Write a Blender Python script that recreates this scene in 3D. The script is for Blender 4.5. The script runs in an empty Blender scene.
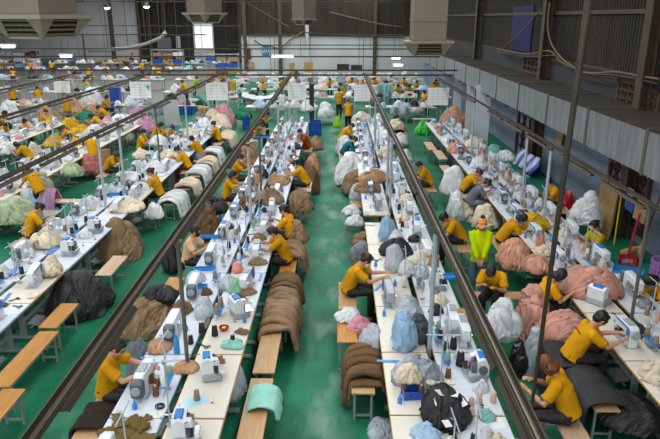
import bpy, math, random
from mathutils import Vector, Matrix, noise
R = math.radians
scene = bpy.context.scene
COL = scene.collection
PI = math.pi

# ------------------------------------------------------------------ camera
FPX = 620.0
CAMH = 5.0
PITCH, YAW = R(18.0), R(0.703)
cam_d = bpy.data.cameras.new('camera')
cam_d.sensor_width = 36.0
cam_d.lens = FPX / 660.0 * 36.0
cam_d.clip_start = 0.05
cam_d.clip_end = 400
cam = bpy.data.objects.new('camera', cam_d)
COL.objects.link(cam)
cam.location = (0, 0, CAMH)
cam.rotation_euler = (PI / 2 - PITCH, 0, YAW)
scene.camera = cam
CAMR = cam.rotation_euler.to_matrix()

def ray(px, py):
    return (CAMR @ Vector(((px - 330.0) / FPX, (219.5 - py) / FPX, -1.0)))

def at(px, py, z):
    """photo pixel -> world point on the level plane z"""
    d = ray(px, py)
    t = (z - CAMH) / d.z
    return Vector((d.x * t, d.y * t, z))

def at_x(px, py, x):
    d = ray(px, py)
    t = x / d.x
    return Vector((x, d.y * t, CAMH + d.z * t))

def at_y(px, py, y):
    d = ray(px, py)
    t = y / d.y
    return Vector((d.x * t, y, CAMH + d.z * t))

# ------------------------------------------------------------------ materials
def lin(c):
    c = c / 255.0
    return c / 12.92 if c <= 0.04045 else ((c + 0.055) / 1.055) ** 2.4

def rgb(h):
    h = h.lstrip('#')
    return tuple(lin(int(h[i:i + 2], 16)) for i in (0, 2, 4)) + (1.0,)

MATS = {}
def mat(name, col, rough=0.6, metal=0.0, var=0.0, scale=8.0, col2=None, bump=0.0, bscale=60.0, spec=None, alpha=1.0, trans=0.0, sheen=0.0, stretch=None):
    if name in MATS:
        return MATS[name]
    m = bpy.data.materials.new(name)
    m.use_nodes = True
    nt = m.node_tree
    b = nt.nodes['Principled BSDF']
    b.inputs['Roughness'].default_value = rough
    b.inputs['Metallic'].default_value = metal
    if spec is not None:
        b.inputs['Specular IOR Level'].default_value = spec
    if alpha < 1:
        b.inputs['Alpha'].default_value = alpha
    if trans:
        b.inputs['Transmission Weight'].default_value = trans
    if sheen:
        b.inputs['Sheen Weight'].default_value = sheen
    c = rgb(col)
    b.inputs['Base Color'].default_value = c
    if var or col2 or bump:
        tc = nt.nodes.new('ShaderNodeTexCoord')
        mp = nt.nodes.new('ShaderNodeMapping')
        if stretch:
            mp.inputs['Scale'].default_value = stretch
        nt.links.new(tc.outputs['Object'], mp.inputs['Vector'])
    if var or col2:
        nz = nt.nodes.new('ShaderNodeTexNoise')
        nz.inputs['Scale'].default_value = scale
        nz.inputs['Detail'].default_value = 5
        nt.links.new(mp.outputs['Vector'], nz.inputs['Vector'])
        rp = nt.nodes.new('ShaderNodeValToRGB')
        rp.color_ramp.elements[0].position = 0.32
        rp.color_ramp.elements[1].position = 0.68
        if col2:
            rp.color_ramp.elements[0].color = c
            rp.color_ramp.elements[1].color = rgb(col2)
        else:
            rp.color_ramp.elements[0].color = tuple(x * (1 - var) for x in c[:3]) + (1,)
            rp.color_ramp.elements[1].color = tuple(min(1, x * (1 + var)) for x in c[:3]) + (1,)
        nt.links.new(nz.outputs['Fac'], rp.inputs['Fac'])
        nt.links.new(rp.outputs['Color'], b.inputs['Base Color'])
    if bump:
        n2 = nt.nodes.new('ShaderNodeTexNoise')
        n2.inputs['Scale'].default_value = bscale
        n2.inputs['Detail'].default_value = 4
        nt.links.new(mp.outputs['Vector'], n2.inputs['Vector'])
        bp = nt.nodes.new('ShaderNodeBump')
        bp.inputs['Strength'].default_value = bump
        bp.inputs['Distance'].default_value = 0.02
        nt.links.new(n2.outputs['Fac'], bp.inputs['Height'])
        nt.links.new(bp.outputs['Normal'], b.inputs['Normal'])
    MATS[name] = m
    return m

def emit(name, col, strength):
    m = bpy.data.materials.new(name)
    m.use_nodes = True
    nt = m.node_tree
    nt.nodes.remove(nt.nodes['Principled BSDF'])
    e = nt.nodes.new('ShaderNodeEmission')
    e.inputs['Color'].default_value = rgb(col)
    e.inputs['Strength'].default_value = strength
    nt.links.new(e.outputs[0], nt.nodes['Material Output'].inputs['Surface'])
    MATS[name] = m
    return m

def cloth(name, col, var=0.18, bump=0.35):
    new = name not in MATS
    m = mat(name, col, rough=0.6 if 'black' in name else 0.92, var=var, scale=5.0, bump=bump, bscale=22.0, spec=0.4 if 'black' in name else 0.15, sheen=0.0)
    if new:                                     # each piece of cloth has a slightly different shade of dye
        nt = m.node_tree; b = nt.nodes['Principled BSDF']
        src = b.inputs['Base Color'].links[0].from_socket
        oi = nt.nodes.new('ShaderNodeObjectInfo'); mr = nt.nodes.new('ShaderNodeMapRange')
        mr.inputs[3].default_value = .82; mr.inputs[4].default_value = 1.12
        nt.links.new(oi.outputs['Random'], mr.inputs[0])
        hs = nt.nodes.new('ShaderNodeHueSaturation'); nt.links.new(mr.outputs[0], hs.inputs['Value'])
        nt.links.new(src, hs.inputs['Color']); nt.links.new(hs.outputs[0], b.inputs['Base Color'])
    return m

# ------------------------------------------------------------------ mesh builder
class MB:
    def __init__(self):
        self.v, self.f, self.m = [], [], []

    def add(self, vs, fs, mi=0):
        b = len(self.v)
        self.v += [tuple(p) for p in vs]
        self.f += [tuple(i + b for i in f) for f in fs]
        self.m += [mi] * len(fs)
        return self

    def box(self, c, s, mi=0, rz=0.0, M=None):
        x, y, z = s[0] / 2, s[1] / 2, s[2] / 2
        pts = [Vector((a, b, d)) for d in (-z, z) for a, b in ((-x, -y), (x, -y), (x, y), (-x, y))]
        if M is not None:
            pts = [M @ p for p in pts]
        elif rz:
            ro = Matrix.Rotation(rz, 3, 'Z')
            pts = [ro @ p for p in pts]
        c = Vector(c)
        self.add([p + c for p in pts], [(3, 2, 1, 0), (4, 5, 6, 7), (0, 1, 5, 4), (1, 2, 6, 5), (2, 3, 7, 6), (3, 0, 4, 7)], mi)
        return self

    def rbox(self, c, s, bev=0.01, mi=0, rz=0.0):
        """box with chamfered vertical edges and top rim"""
        x, y, z = s[0] / 2, s[1] / 2, s[2] / 2
        b = min(bev, x * 0.45, y * 0.45, z * 0.45)
        def ring(dx, dy, zz, k):
            return [(-dx + k, -dy, zz), (dx - k, -dy, zz), (dx, -dy + k, zz), (dx, dy - k, zz), (dx - k, dy, zz), (-dx + k, dy, zz), (-dx, dy - k, zz), (-dx, -dy + k, zz)]
        rs = [ring(x - b, y - b, -z, b * .6), ring(x, y, -z + b, b), ring(x, y, z - b, b), ring(x - b, y - b, z, b * .6)]
        ro = Matrix.Rotation(rz, 3, 'Z')
        c = Vector(c)
        vs = [ro @ Vector(p) + c for r in rs for p in r]
        fs = [tuple(range(7, -1, -1)), tuple(range(24, 32))]
        for k in range(3):
            for i in range(8):
                j = (i + 1) % 8
                fs.append((k * 8 + i, k * 8 + j, k * 8 + 8 + j, k * 8 + 8 + i))
        self.add(vs, fs, mi)
        return self

    def cyl(self, p0, p1, r0, r1=None, n=10, mi=0, caps=True):
        return self.tube([p0, p1], [r0, r0 if r1 is None else r1], n, mi, caps)

    def tube(self, pts, rad, n=8, mi=0, caps=True):
        pts = [Vector(p) for p in pts]
        if not isinstance(rad, (list, tuple)):
            rad = [rad] * len(pts)
        vs, fs = [], []
        up = None
        for i, p in enumerate(pts):
            a = pts[max(0, i - 1)]
            b = pts[min(len(pts) - 1, i + 1)]
            t = (b - a).normalized()
            if up is None:
                up = Vector((0, 0, 1)) if abs(t.z) < 0.9 else Vector((1, 0, 0))
            s = t.cross(up).normalized()
            up = s.cross(t).normalized()
            r = rad[i]
            rx, ry = (r, r) if not isinstance(r, (list, tuple)) else r
            for k in range(n):
                an = 2 * PI * k / n
                vs.append(p + s * (rx * math.cos(an)) + up * (ry * math.sin(an)))
        for i in range(len(pts) - 1):
            for k in range(n):
                j = (k + 1) % n
                fs.append((i * n + k, i * n + j, i * n + n + j, i * n + n + k))
        if caps:
            fs.append(tuple(range(n - 1, -1, -1)))
            fs.append(tuple(range((len(pts) - 1) * n, len(pts) * n)))
        self.add(vs, fs, mi)
        return self

    def loft(self, cs, radii, right, n=16, mi=0):
        """elliptical rings: centre, (rx, ry), rx along right, ring normal from the path"""
        cs = [Vector(c) for c in cs]
        right = Vector(right).normalized()
        vs, fs = [], []
        for i, p in enumerate(cs):
            t = (cs[min(len(cs) - 1, i + 1)] - cs[max(0, i - 1)]).normalized()
            s = (right - t * right.dot(t)).normalized()
            u = s.cross(t)
            for k in range(n):
                an = 2 * PI * k / n
                vs.append(p + s * (radii[i][0] * math.cos(an)) + u * (radii[i][1] * math.sin(an)))
        for i in range(len(cs) - 1):
            for k in range(n):
                j = (k + 1) % n
                fs.append((i * n + k, i * n + j, i * n + n + j, i * n + n + k))
        fs.append(tuple(range(n - 1, -1, -1)))
        fs.append(tuple(range((len(cs) - 1) * n, len(cs) * n)))
        self.add(vs, fs, mi)
        return self

    def ell(self, c, r, M=None, nu=14, nv=9, mi=0):
        vs, fs = [], []
        c = Vector(c)
        for j in range(1, nv):
            th = PI * j / nv
            for i in range(nu):
                ph = 2 * PI * i / nu
                p = Vector((r[0] * math.sin(th) * math.cos(ph), r[1] * math.sin(th) * math.sin(ph), r[2] * math.cos(th)))
                vs.append((M @ p if M is not None else p) + c)
        for sgn in (1, -1):
            p = Vector((0, 0, r[2] * sgn))
            vs.append((M @ p if M is not None else p) + c)
        nb = (nv - 1) * nu
        for j in range(nv - 2):
            for i in range(nu):
                k = (i + 1) % nu
                fs.append((j * nu + i, (j + 1) * nu + i, (j + 1) * nu + k, j * nu + k))
        for i in range(nu):
            k = (i + 1) % nu
            fs.append((nb, i, k))
            fs.append((nb + 1, (nv - 2) * nu + k, (nv - 2) * nu + i))
        self.add(vs, fs, mi)
        return self

    def lathe(self, prof, c=(0, 0, 0), n=14, mi=0, M=None):
        vs, fs = [], []
        c = Vector(c)
        for r, z in prof:
            for k in range(n):
                a = 2 * PI * k / n
                p = Vector((r * math.cos(a), r * math.sin(a), z))
                vs.append((M @ p if M is not None else p) + c)
        for i in range(len(prof) - 1):
            for k in range(n):
                j = (k + 1) % n
                fs.append((i * n + k, i * n + j, i * n + n + j, i * n + n + k))
        loop = prof[0] == prof[-1]
        if prof[0][0] > 1e-4 and not loop:
            fs.append(tuple(range(n - 1, -1, -1)))
        if prof[-1][0] > 1e-4 and not loop:
            fs.append(tuple(range((len(prof) - 1) * n, len(prof) * n)))
        self.add(vs, fs, mi)
        return self

    def prism(self, poly, axis, a, b, mi=0, taper=1.0):
        """polygon in the plane normal to axis ('x','y','z'), from a to b"""
        def P(u, v, w):
            return {'x': (w, u, v), 'y': (u, w, v), 'z': (u, v, w)}[axis]
        n = len(poly)
        cx = sum(p[0] for p in poly) / n
        cy = sum(p[1] for p in poly) / n
        vs = [P(u, v, a) for u, v in poly] + [P(cx + (u - cx) * taper, cy + (v - cy) * taper, b) for u, v in poly]
        fs = [tuple(range(n - 1, -1, -1)), tuple(range(n, 2 * n))]
        for i in range(n):
            j = (i + 1) % n
            fs.append((i, j, n + j, n + i))
        self.add(vs, fs, mi)
        return self

    def mesh(self, name, mats, smooth=False):
        me = bpy.data.meshes.new(name)
        me.from_pydata(self.v, [], self.f)
        if not isinstance(mats, (list, tuple)):
            mats = [mats]
        for m in mats:
            me.materials.append(m)
        if len(mats) > 1:
            me.polygons.foreach_set('material_index', self.m)
        fix_normals(me)
        if smooth is True:
            me.polygons.foreach_set('use_smooth', [True] * len(me.polygons))
        elif smooth:
            me.polygons.foreach_set('use_smooth', [True] * len(me.polygons))
            sharp_edges(me, smooth)
        me.update()
        return me

    def build(self, name, mats, parent=None, smooth=False):
        return link(name, self.mesh(name, mats, smooth), parent)

import bmesh
def fix_normals(me):
    bm = bmesh.new()
    bm.from_mesh(me)
    bmesh.ops.recalc_face_normals(bm, faces=bm.faces)
    bm.to_mesh(me)
    bm.free()

def sharp_edges(me, ang):
    bm = bmesh.new()
    bm.from_mesh(me)
    for e in bm.edges:
        if len(e.link_faces) == 2:
            e.smooth = e.calc_face_angle(0) < R(ang)
    bm.to_mesh(me)
    bm.free()

def link(name, me, parent=None):
    o = bpy.data.objects.new(name, me)
    COL.objects.link(o)
    if parent is not None:
        o.parent = parent
    return o

USED = {}
def tag(o, label, cat, group=None, kind=None):
    w = label.split()
    if len(w) > 16: print('LONG', label)
    if label in USED and USED[label] != (group or o.name):
        print('DUPLABEL', label)
    USED[label] = group or o.name
    o['label'] = label
    o['category'] = cat
    if group:
        o['group'] = group
    if kind:
        o['kind'] = kind
    return o

def thing(name, loc, rz, label, cat, group=None, kind=None):
    o = bpy.data.objects.new(name, None)
    COL.objects.link(o)
    o.empty_display_size = 0.1
    o.location = loc
    o.rotation_euler = (0, 0, rz)
    return tag(o, label, cat, group, kind)

def struct(name, mb, mats, smooth=False, parent=None):
    o = mb.build(name, mats, parent, smooth)
    if parent is None:
        o['kind'] = 'structure'
    return o

KIDS = {}
def copy_tree(o, parent=None):
    c = o.copy()
    COL.objects.link(c)
    if parent is not None:
        c.parent = parent
    for ch in list(o.children):
        copy_tree(ch, c)
    return c

ORD = ['first', 'second', 'third', 'fourth', 'fifth', 'sixth', 'seventh', 'eighth', 'ninth', 'tenth', 'eleventh', 'twelfth', 'thirteenth', 'fourteenth', 'fifteenth', 'sixteenth', 'seventeenth', 'eighteenth', 'nineteenth', 'twentieth', 'twenty-first', 'twenty-second', 'twenty-third', 'twenty-fourth', 'twenty-fifth', 'twenty-sixth', 'twenty-seventh', 'twenty-eighth', 'twenty-ninth', 'thirtieth'] + ['place %s' % w for w in 'alpha beta gamma delta'.split()]

# ------------------------------------------------------------------ palette
M_white = mat('white_laminate', '#CDD5DE', 0.45, var=0.04, scale=3)
M_cream = mat('cream_laminate', '#D6D0C2', 0.45, var=0.04, scale=3)
M_woodedge = mat('chipboard_edge', '#B98C4C', 0.6, var=0.2, scale=30)
M_blueedge = mat('blue_grey_edge', '#8FA6C4', 0.5)
M_bench = mat('bench_wood', '#B08A5E', 0.5, col2='#C49C70', scale=3.5, stretch=(8, 1, 1))
M_bench2 = mat('orange_bench_wood', '#A86F22', 0.45, col2='#C48A35', scale=3.0, stretch=(9, 1, 1))
M_bench3 = mat('pale_bench_wood', '#C3A184', 0.55, col2='#D2B296', scale=3.0, stretch=(9, 1, 1))
M_legmetal = mat('grey_leg_paint', '#8C9490', 0.5, metal=0.2, var=0.1)
M_steel = mat('galvanised_tube', '#B4BEC7', 0.35, metal=0.35, var=0.1)
M_poledark = mat('dull_steel', '#5E5F58', 0.5, metal=0.3, var=0.15)
M_rust = mat('dusty_brown_steel', '#463B2B', 0.7, metal=0.1, var=0.25, scale=4, stretch=(1, .3, 1))
M_rust2 = mat('dusty_olive_steel', '#3F382B', 0.65, metal=0.1, var=0.2, scale=4, stretch=(1, .3, 1))
M_machine = mat('machine_white', '#D8DDE0', 0.3, var=0.03)
M_machgrey = mat('machine_grey', '#9AA2A8', 0.35, var=0.05)
M_machdark = mat('machine_dark_grey', '#565B60', 0.4)
M_blue = mat('machine_blue', '#1F78C4', 0.35)
M_bluetray = mat('blue_plastic', '#2E86CE', 0.35)
M_deepblue = mat('deep_blue_plastic', '#1C4EA8', 0.35)
M_black = mat('black_plastic', '#17181A', 0.4)
M_chrome = mat('chrome', '#C8CCD0', 0.18, metal=1.0)
M_skin = mat('skin', '#C08A68', 0.55, var=0.05, scale=10)
M_hair = mat('black_hair', '#15110F', 0.5, var=0.3, scale=40)
M_hairbrown = mat('brown_hair', '#3E1E0A', 0.45, col2='#8A5026', scale=22, stretch=(3, 3, .5))
M_yellow = cloth('yellow_jersey', '#CF9410', 0.10, 0.2)
M_orange = cloth('rust_orange_jersey', '#A84A17', 0.10, 0.2)
M_teal = cloth('teal_jersey', '#1F6C7C', 0.10, 0.2)
M_neon = cloth('neon_yellow_knit', '#BFD400', 0.08, 0.3)
M_peach = cloth('peach_jersey', '#DDB48C', 0.10, 0.2)
M_greytop = cloth('grey_print_jersey', '#6C7480', 0.3, 0.2)
M_neongreen = cloth('lime_jersey', '#8FB82A', 0.1, 0.2)
M_trousers = cloth('black_trouser_cloth', '#1E1D1F', 0.2, 0.2)
M_jeans = cloth('blue_denim', '#5C748E', 0.2, 0.2)
M_rustpants = cloth('rust_trouser_cloth', '#7A3A1A', 0.2, 0.2)
M_mask = mat('white_mask', '#CFD8DE', 0.8)
M_maskblue = mat('blue_mask', '#5F92B8', 0.8)
M_maskblack = mat('black_mask', '#1B1A1C', 0.8)
C_khaki = cloth('khaki_cloth', '#8C7458')
C_brown = cloth('brown_cloth', '#6E563C')
C_black = cloth('black_cloth', '#2B2A2C', 0.35)
C_white = cloth('white_cloth', '#D5D8DA', 0.08)
C_cream = cloth('cream_cloth', '#D6C8B0', 0.10)
C_pink = cloth('dusty_pink_cloth', '#C08E7E', 0.12)
C_rose = cloth('rose_cloth', '#C58A96', 0.12)
C_mauve = cloth('mauve_cloth', '#B687A4', 0.15)
C_sage = cloth('sage_cloth', '#9DAB8A', 0.14)
C_mint = cloth('mint_cloth', '#93CDBE', 0.10)
C_lblue = cloth('light_blue_cloth', '#A9C4DE', 0.10)
C_yellow = cloth('yellow_cloth', '#C9A02A', 0.15)
C_green = cloth('green_cloth', '#2E7A5A', 0.15)
C_teal = cloth('pale_teal_cloth', '#7FB0AA', 0.15)
C_grey = cloth('grey_cloth', '#7C828C', 0.25)
C_tan = cloth('tan_cloth', '#B28A6A', 0.15)
C_salmon = cloth('salmon_cloth', '#C39078', 0.2)
P_clear = mat('clear_plastic', '#D2DCE4', 0.16, alpha=0.42, var=0.06, bump=0.6, bscale=26)
P_blue = mat('blue_plastic_bag', '#98BCD8', 0.2, alpha=0.85, var=0.06, bump=0.4, bscale=14)
M_card = mat('cardboard', '#A8845A', 0.8, var=0.1)
M_green = mat('bright_green_bag', '#2FB53A', 0.35, var=0.15, bump=0.4, bscale=12)
M_paper = mat('white_paper', '#E2E4E2', 0.6)
M_cone_b = mat('black_thread', '#232225', 0.8, bump=0.4, bscale=150)
M_cone_t = mat('taupe_thread', '#8F7A62', 0.8, bump=0.4, bscale=150)
M_cone_p = mat('pale_pink_thread', '#D3AE9C', 0.8, bump=0.4, bscale=150)
M_cone_w = mat('white_thread', '#D6D6D2', 0.8, bump=0.4, bscale=150)
M_cone_br = mat('brown_thread', '#6E4B2A', 0.8, bump=0.4, bscale=150)
M_cone_g = mat('green_thread', '#8FA894', 0.8, bump=0.4, bscale=150)
M_red = mat('red_plastic', '#B4232A', 0.35)
M_purple = mat('purple_plastic', '#A978BE', 0.4)
# ------------------------------------------------------------------ special surface materials
def floor_mat():
    m = bpy.data.materials.new('green_painted_concrete'); m.use_nodes = True
    nt = m.node_tree; b = nt.nodes['Principled BSDF']; L = nt.links
    tc = nt.nodes.new('ShaderNodeTexCoord')
    def nz(scale, det, st=(1, 1, 1)):
        mp = nt.nodes.new('ShaderNodeMapping'); mp.inputs['Scale'].default_value = st
        L.new(tc.outputs['Object'], mp.inputs['Vector'])
        n = nt.nodes.new('ShaderNodeTexNoise'); n.inputs['Scale'].default_value = scale; n.inputs['Detail'].default_value = det
        L.new(mp.outputs['Vector'], n.inputs['Vector']); return n
    def ramp(n, stops):
        r = nt.nodes.new('ShaderNodeValToRGB')
        while len(r.color_ramp.elements) < len(stops):
            r.color_ramp.elements.new(0.5)
        for e, (p, c) in zip(r.color_ramp.elements, stops):
            e.position = p; e.color = rgb(c)
        L.new(n.outputs['Fac'], r.inputs['Fac']); return r
    base = ramp(nz(0.9, 6), [(0.3, '#09563A'), (0.52, '#126C4C'), (0.78, '#2A8866')])
    worn = ramp(nz(2.2, 8, (1, 0.45, 1)), [(0.47, '#000000'), (0.66, '#FFFFFF')])
    spk = ramp(nz(16, 6), [(0.66, '#000000'), (0.72, '#FFFFFF')])
    # the walked middle of the aisles is worn through to grey
    sx = nt.nodes.new('ShaderNodeSeparateXYZ'); L.new(tc.outputs['Object'], sx.inputs[0])
    gs = None
    for x0, w in ((-0.12, 0.55), (-3.35, 0.4), (2.75, 0.4)):
        d = nt.nodes.new('ShaderNodeMath'); d.operation = 'SUBTRACT'; L.new(sx.outputs['X'], d.inputs[0]); d.inputs[1].default_value = x0
        a = nt.nodes.new('ShaderNodeMath'); a.operation = 'ABSOLUTE'; L.new(d.outputs[0], a.inputs[0])
        g = nt.nodes.new('ShaderNodeMapRange'); L.new(a.outputs[0], g.inputs[0])
        g.inputs[1].default_value = 0; g.inputs[2].default_value = w; g.inputs[3].default_value = 1; g.inputs[4].default_value = 0
        if gs is None: gs = g
        else:
            s = nt.nodes.new('ShaderNodeMath'); s.operation = 'MAXIMUM'; L.new(gs.outputs[0], s.inputs[0]); L.new(g.outputs[0], s.inputs[1]); gs = s
    mu = nt.nodes.new('ShaderNodeMath'); mu.operation = 'MULTIPLY'; L.new(gs.outputs[0], mu.inputs[0]); L.new(worn.outputs['Color'], mu.inputs[1])
    mu2 = nt.nodes.new('ShaderNodeMath'); mu2.operation = 'MULTIPLY'; L.new(mu.outputs[0], mu2.inputs[0]); mu2.inputs[1].default_value = 0.75
    mx = nt.nodes.new('ShaderNodeMixRGB'); L.new(mu2.outputs[0], mx.inputs[0]); L.new(base.outputs['Color'], mx.inputs[1]); mx.inputs[2].default_value = rgb('#7D988B')
    sp = nt.nodes.new('ShaderNodeMath'); sp.operation = 'MULTIPLY'; L.new(spk.outputs['Color'], sp.inputs[0]); sp.inputs[1].default_value = 0.45
    mx2 = nt.nodes.new('ShaderNodeMixRGB'); L.new(sp.outputs[0], mx2.inputs[0]); L.new(mx.outputs[0], mx2.inputs[1]); mx2.inputs[2].default_value = rgb('#9DB3A6')
    L.new(mx2.outputs[0], b.inputs['Base Color'])
    b.inputs['Roughness'].default_value = 0.55
    b.inputs['Specular IOR Level'].default_value = 0.22
    return m

def brick_mat(name, c1, c2, cm, axis='x', stain=None):
    m = bpy.data.materials.new(name); m.use_nodes = True
    nt = m.node_tree; b = nt.nodes['Principled BSDF']; L = nt.links
    tc = nt.nodes.new('ShaderNodeTexCoord'); sx = nt.nodes.new('ShaderNodeSeparateXYZ'); L.new(tc.outputs['Object'], sx.inputs[0])
    cb = nt.nodes.new('ShaderNodeCombineXYZ')
    L.new(sx.outputs['Y' if axis == 'x' else 'X'], cb.inputs[0]); L.new(sx.outputs['Z'], cb.inputs[1])
    br = nt.nodes.new('ShaderNodeTexBrick'); L.new(cb.outputs[0], br.inputs['Vector'])
    br.inputs['Color1'].default_value = rgb(c1); br.inputs['Color2'].default_value = rgb(c2); br.inputs['Mortar'].default_value = rgb(cm)
    br.inputs['Scale'].default_value = 1.0; br.inputs['Brick Width'].default_value = 0.24; br.inputs['Row Height'].default_value = 0.09
    br.inputs['Mortar Size'].default_value = 0.012
    nz = nt.nodes.new('ShaderNodeTexNoise'); nz.inputs['Scale'].default_value = 1.3; nz.inputs['Detail'].default_value = 6; L.new(tc.outputs['Object'], nz.inputs['Vector'])
    mx = nt.nodes.new('ShaderNodeMixRGB'); mx.blend_type = 'MULTIPLY'; mx.inputs[0].default_value = 0.45
    L.new(br.outputs['Color'], mx.inputs[1]); L.new(nz.outputs['Fac'], mx.inputs[2]); L.new(mx.outputs[0], b.inputs['Base Color'])
    bp = nt.nodes.new('ShaderNodeBump'); bp.inputs['Strength'].default_value = 0.6; bp.inputs['Distance'].default_value = 0.01; bp.invert = True
    L.new(br.outputs['Fac'], bp.inputs['Height']); L.new(bp.outputs['Normal'], b.inputs['Normal'])
    b.inputs['Roughness'].default_value = 0.75
    return m

M_floor = floor_mat()
M_greyfloor = mat('grey_concrete', '#54554F', 0.6, var=0.12, scale=1.5)
M_bluebrick = brick_mat('blue_grey_painted_brick', '#8493AA', '#8E9DB3', '#77859B')
M_darkbrick = brick_mat('sooty_brick', '#35353A', '#3F3F43', '#27272A')  # darker brick for the band above the duct
M_whitewall = mat('whitewash', '#B4B7B9', 0.85, var=0.10, scale=0.7)
M_corr = mat('dusty_corrugated_sheet', '#231F17', 0.8, col2='#382F23', scale=1.2, stretch=(1, 2.5, .25))
M_corrdark = mat('dark_corrugated_sheet', '#26241F', 0.8, col2='#332F28', scale=1.2, stretch=(2.5, 1, .25))
M_corrblue = mat('blue_corrugated_sheet', '#23255C', 0.6, var=0.15)
M_roof = mat('roof_sheet', '#4A463E', 0.8)
M_galv = mat('galvanised_duct', '#7B8082', 0.36, metal=0.5, col2='#9EA4A7', scale=2.0, stretch=(1, 3.2, .5), bump=.15, bscale=3)  # streaks in the sheet, also painting its reflections into the colour
M_galvdark = mat('dusty_duct_top', '#393226', 0.85, var=0.15, scale=1.5)  # duct lid in a darker brown than the sides
M_ductbeige = mat('dusty_duct_sheet', '#72685A', 0.5, metal=0.3, var=0.08, scale=1.2)
M_diff = mat('diffuser_frame', '#857C68', 0.55)
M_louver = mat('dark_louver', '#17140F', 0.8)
M_breeze = mat('brown_breeze_block', '#4A342A', 0.85, var=0.2)
M_cable = mat('tan_cable', '#6A5636', 0.6)
M_cabled = mat('dark_cable', '#2A241E', 0.6)
M_lampglow = emit('lit_tube', '#F4FAFF', 9.0)
M_board = mat('whiteboard', '#F0F1EF', 0.4)
M_line = mat('grey_ink', '#9AA0A2', 0.6)
M_bannerblue = mat('blue_banner', '#2376A8', 0.6)
M_signwhite = mat('sign_white', '#D5DCE0', 0.6)

XW = 7.0          # right wall
YB, YF = 52.0, 76.0
XL = -40.0
ZC = 8.6
# ------------------------------------------------------------------ floor, walls, ceiling
struct('floor', MB().box((-16.5, 35, -0.1), (47.2, 82, 0.2)), M_floor)
struct('floor.001', MB().box((-24.8, 53, 0.004), (30.4, 46, 0.008)), M_greyfloor)
struct('ceiling', MB().box((-16.5, 35, ZC + 0.1), (47.4, 82.4, 0.2)), M_roof)
mb = MB()
mb.box((-16.5, -6.1, 1.0), (47.2, 0.2, 2.0)).box((-16.5, -6.1, 7.6), (47.2, 0.2, 2.0))
for x in range(-40, 8, 6):
    mb.box((x, -6.1, 4.3), (1.0, .2, 4.6))
struct('wall_front', mb, M_whitewall)
for i, x in enumerate(range(-37, 6, 6)):
    m2 = MB()
    for s in (-1, 1):
        m2.box((x + s * 2.46, -6.05, 4.3), (.08, .1, 4.6)); m2.box((x, -6.05, 4.3 + s * 2.26), (5, .1, .08))
    m2.box((x, -6.05, 4.3), (.06, .08, 4.6)).box((x, -6.05, 4.3), (5, .08, .06))
    struct('window_%d' % (i + 1), m2, M_steel)  # unseen windows added to frame the front fill light
struct('wall_left', MB().box((XL - 0.1, 35, ZC / 2), (0.2, 82, ZC)), M_whitewall)

def corr_x(mb, x, y0, y1, z0, z1, pitch=0.16, dep=0.035, mi=0, sgn=-1):
    """vertical-ribbed sheet on a wall of constant x"""
    n = int((y1 - y0) / pitch)
    pr = []
    for i in range(n):
        y = y0 + i * pitch
        pr += [(x, y), (x, y + pitch * .45), (x + sgn * dep, y + pitch * .55), (x + sgn * dep, y + pitch * .9)]
    pr.append((x, y0 + n * pitch))
    vs = [(a, b, z0) for a, b in pr] + [(a, b, z1) for a, b in pr]
    k = len(pr)
    mb.add(vs, [(i, i + 1, k + i + 1, k + i) for i in range(k - 1)], mi)

def corr_y(mb, y, x0, x1, z0, z1, pitch=0.2, dep=0.04, mi=0):
    n = int((x1 - x0) / pitch)
    pr = []
    for i in range(n):
        x = x0 + i * pitch
        pr += [(x, y), (x + pitch * .45, y), (x + pitch * .55, y - dep), (x + pitch * .9, y - dep)]
    pr.append((x0 + n * pitch, y))
    vs = [(a, b, z0) for a, b in pr] + [(a, b, z1) for a, b in pr]
    k = len(pr)
    mb.add(vs, [(i, i + 1, k + i + 1, k + i) for i in range(k - 1)], mi)

ZP = 3.68         # top of the brick part of the right wall
struct('wall_right', MB().box((XW + 0.12, 35, ZP / 2), (0.24, 82, ZP)), M_bluebrick)
mb = MB(); mb.box((XW + 0.02, 35, ZP - 0.42), (0.05, 82, 0.84))
struct('trim_1', mb, M_darkbrick)
mb = MB(); corr_x(mb, XW + 0.08, -6, 52, ZP, ZC)
mb.box((XW + 0.16, 35, (ZP + ZC) / 2), (0.06, 82, ZC - ZP))
struct('wall_right_upper', mb, M_corr)
struct('trim_2', MB().box((XW + 0.02, 23, ZP + 0.04), (0.12, 58, 0.08)), M_rust)
struct('trim_3', MB().box((XW + 0.0, 23, 5.15), (0.08, 58, 0.10)), M_rust)
struct('trim_4', MB().box((XW + 0.0, 23, 6.6), (0.08, 58, 0.10)), M_rust)
# back walls: the middle and right of the hall end at YB, the left runs on to YF
zt = at_y(400, 35, YB).z
xb = at_y(241, 40, YB).x
struct('wall_back', MB().box(((xb + XW) / 2, YB + 0.1, zt / 2), (XW - xb, 0.2, zt)), M_whitewall)
mb = MB(); corr_y(mb, YB + 0.02, xb, XW, zt, ZC); mb.box(((xb + XW) / 2, YB + 0.15, (zt + ZC) / 2), (XW - xb, 0.1, ZC - zt))
struct('wall_back_upper', mb, M_corr)
struct('trim_5', MB().box(((xb + XW) / 2, YB - 0.06, zt), (XW - xb, 0.14, 0.16)), M_rust)
struct('wall_return', MB().box((xb + 0.1, (YB + YF) / 2 + .2, ZC / 2), (0.2, YF - YB, ZC)), M_whitewall)
mb = MB()
d0, d1 = at_y(193.5, 24, YF), at_y(212.5, 24, YF)
zd = d0.z
xw1 = at_y(140, 40, YF).x
corr_y(mb, YF, xw1, d0.x, 0, ZC); corr_y(mb, YF, d1.x, xb + 0.2, 0, ZC); corr_y(mb, YF, d0.x, d1.x, zd, ZC)
struct('wall_back_left', mb, M_corrdark)
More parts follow.
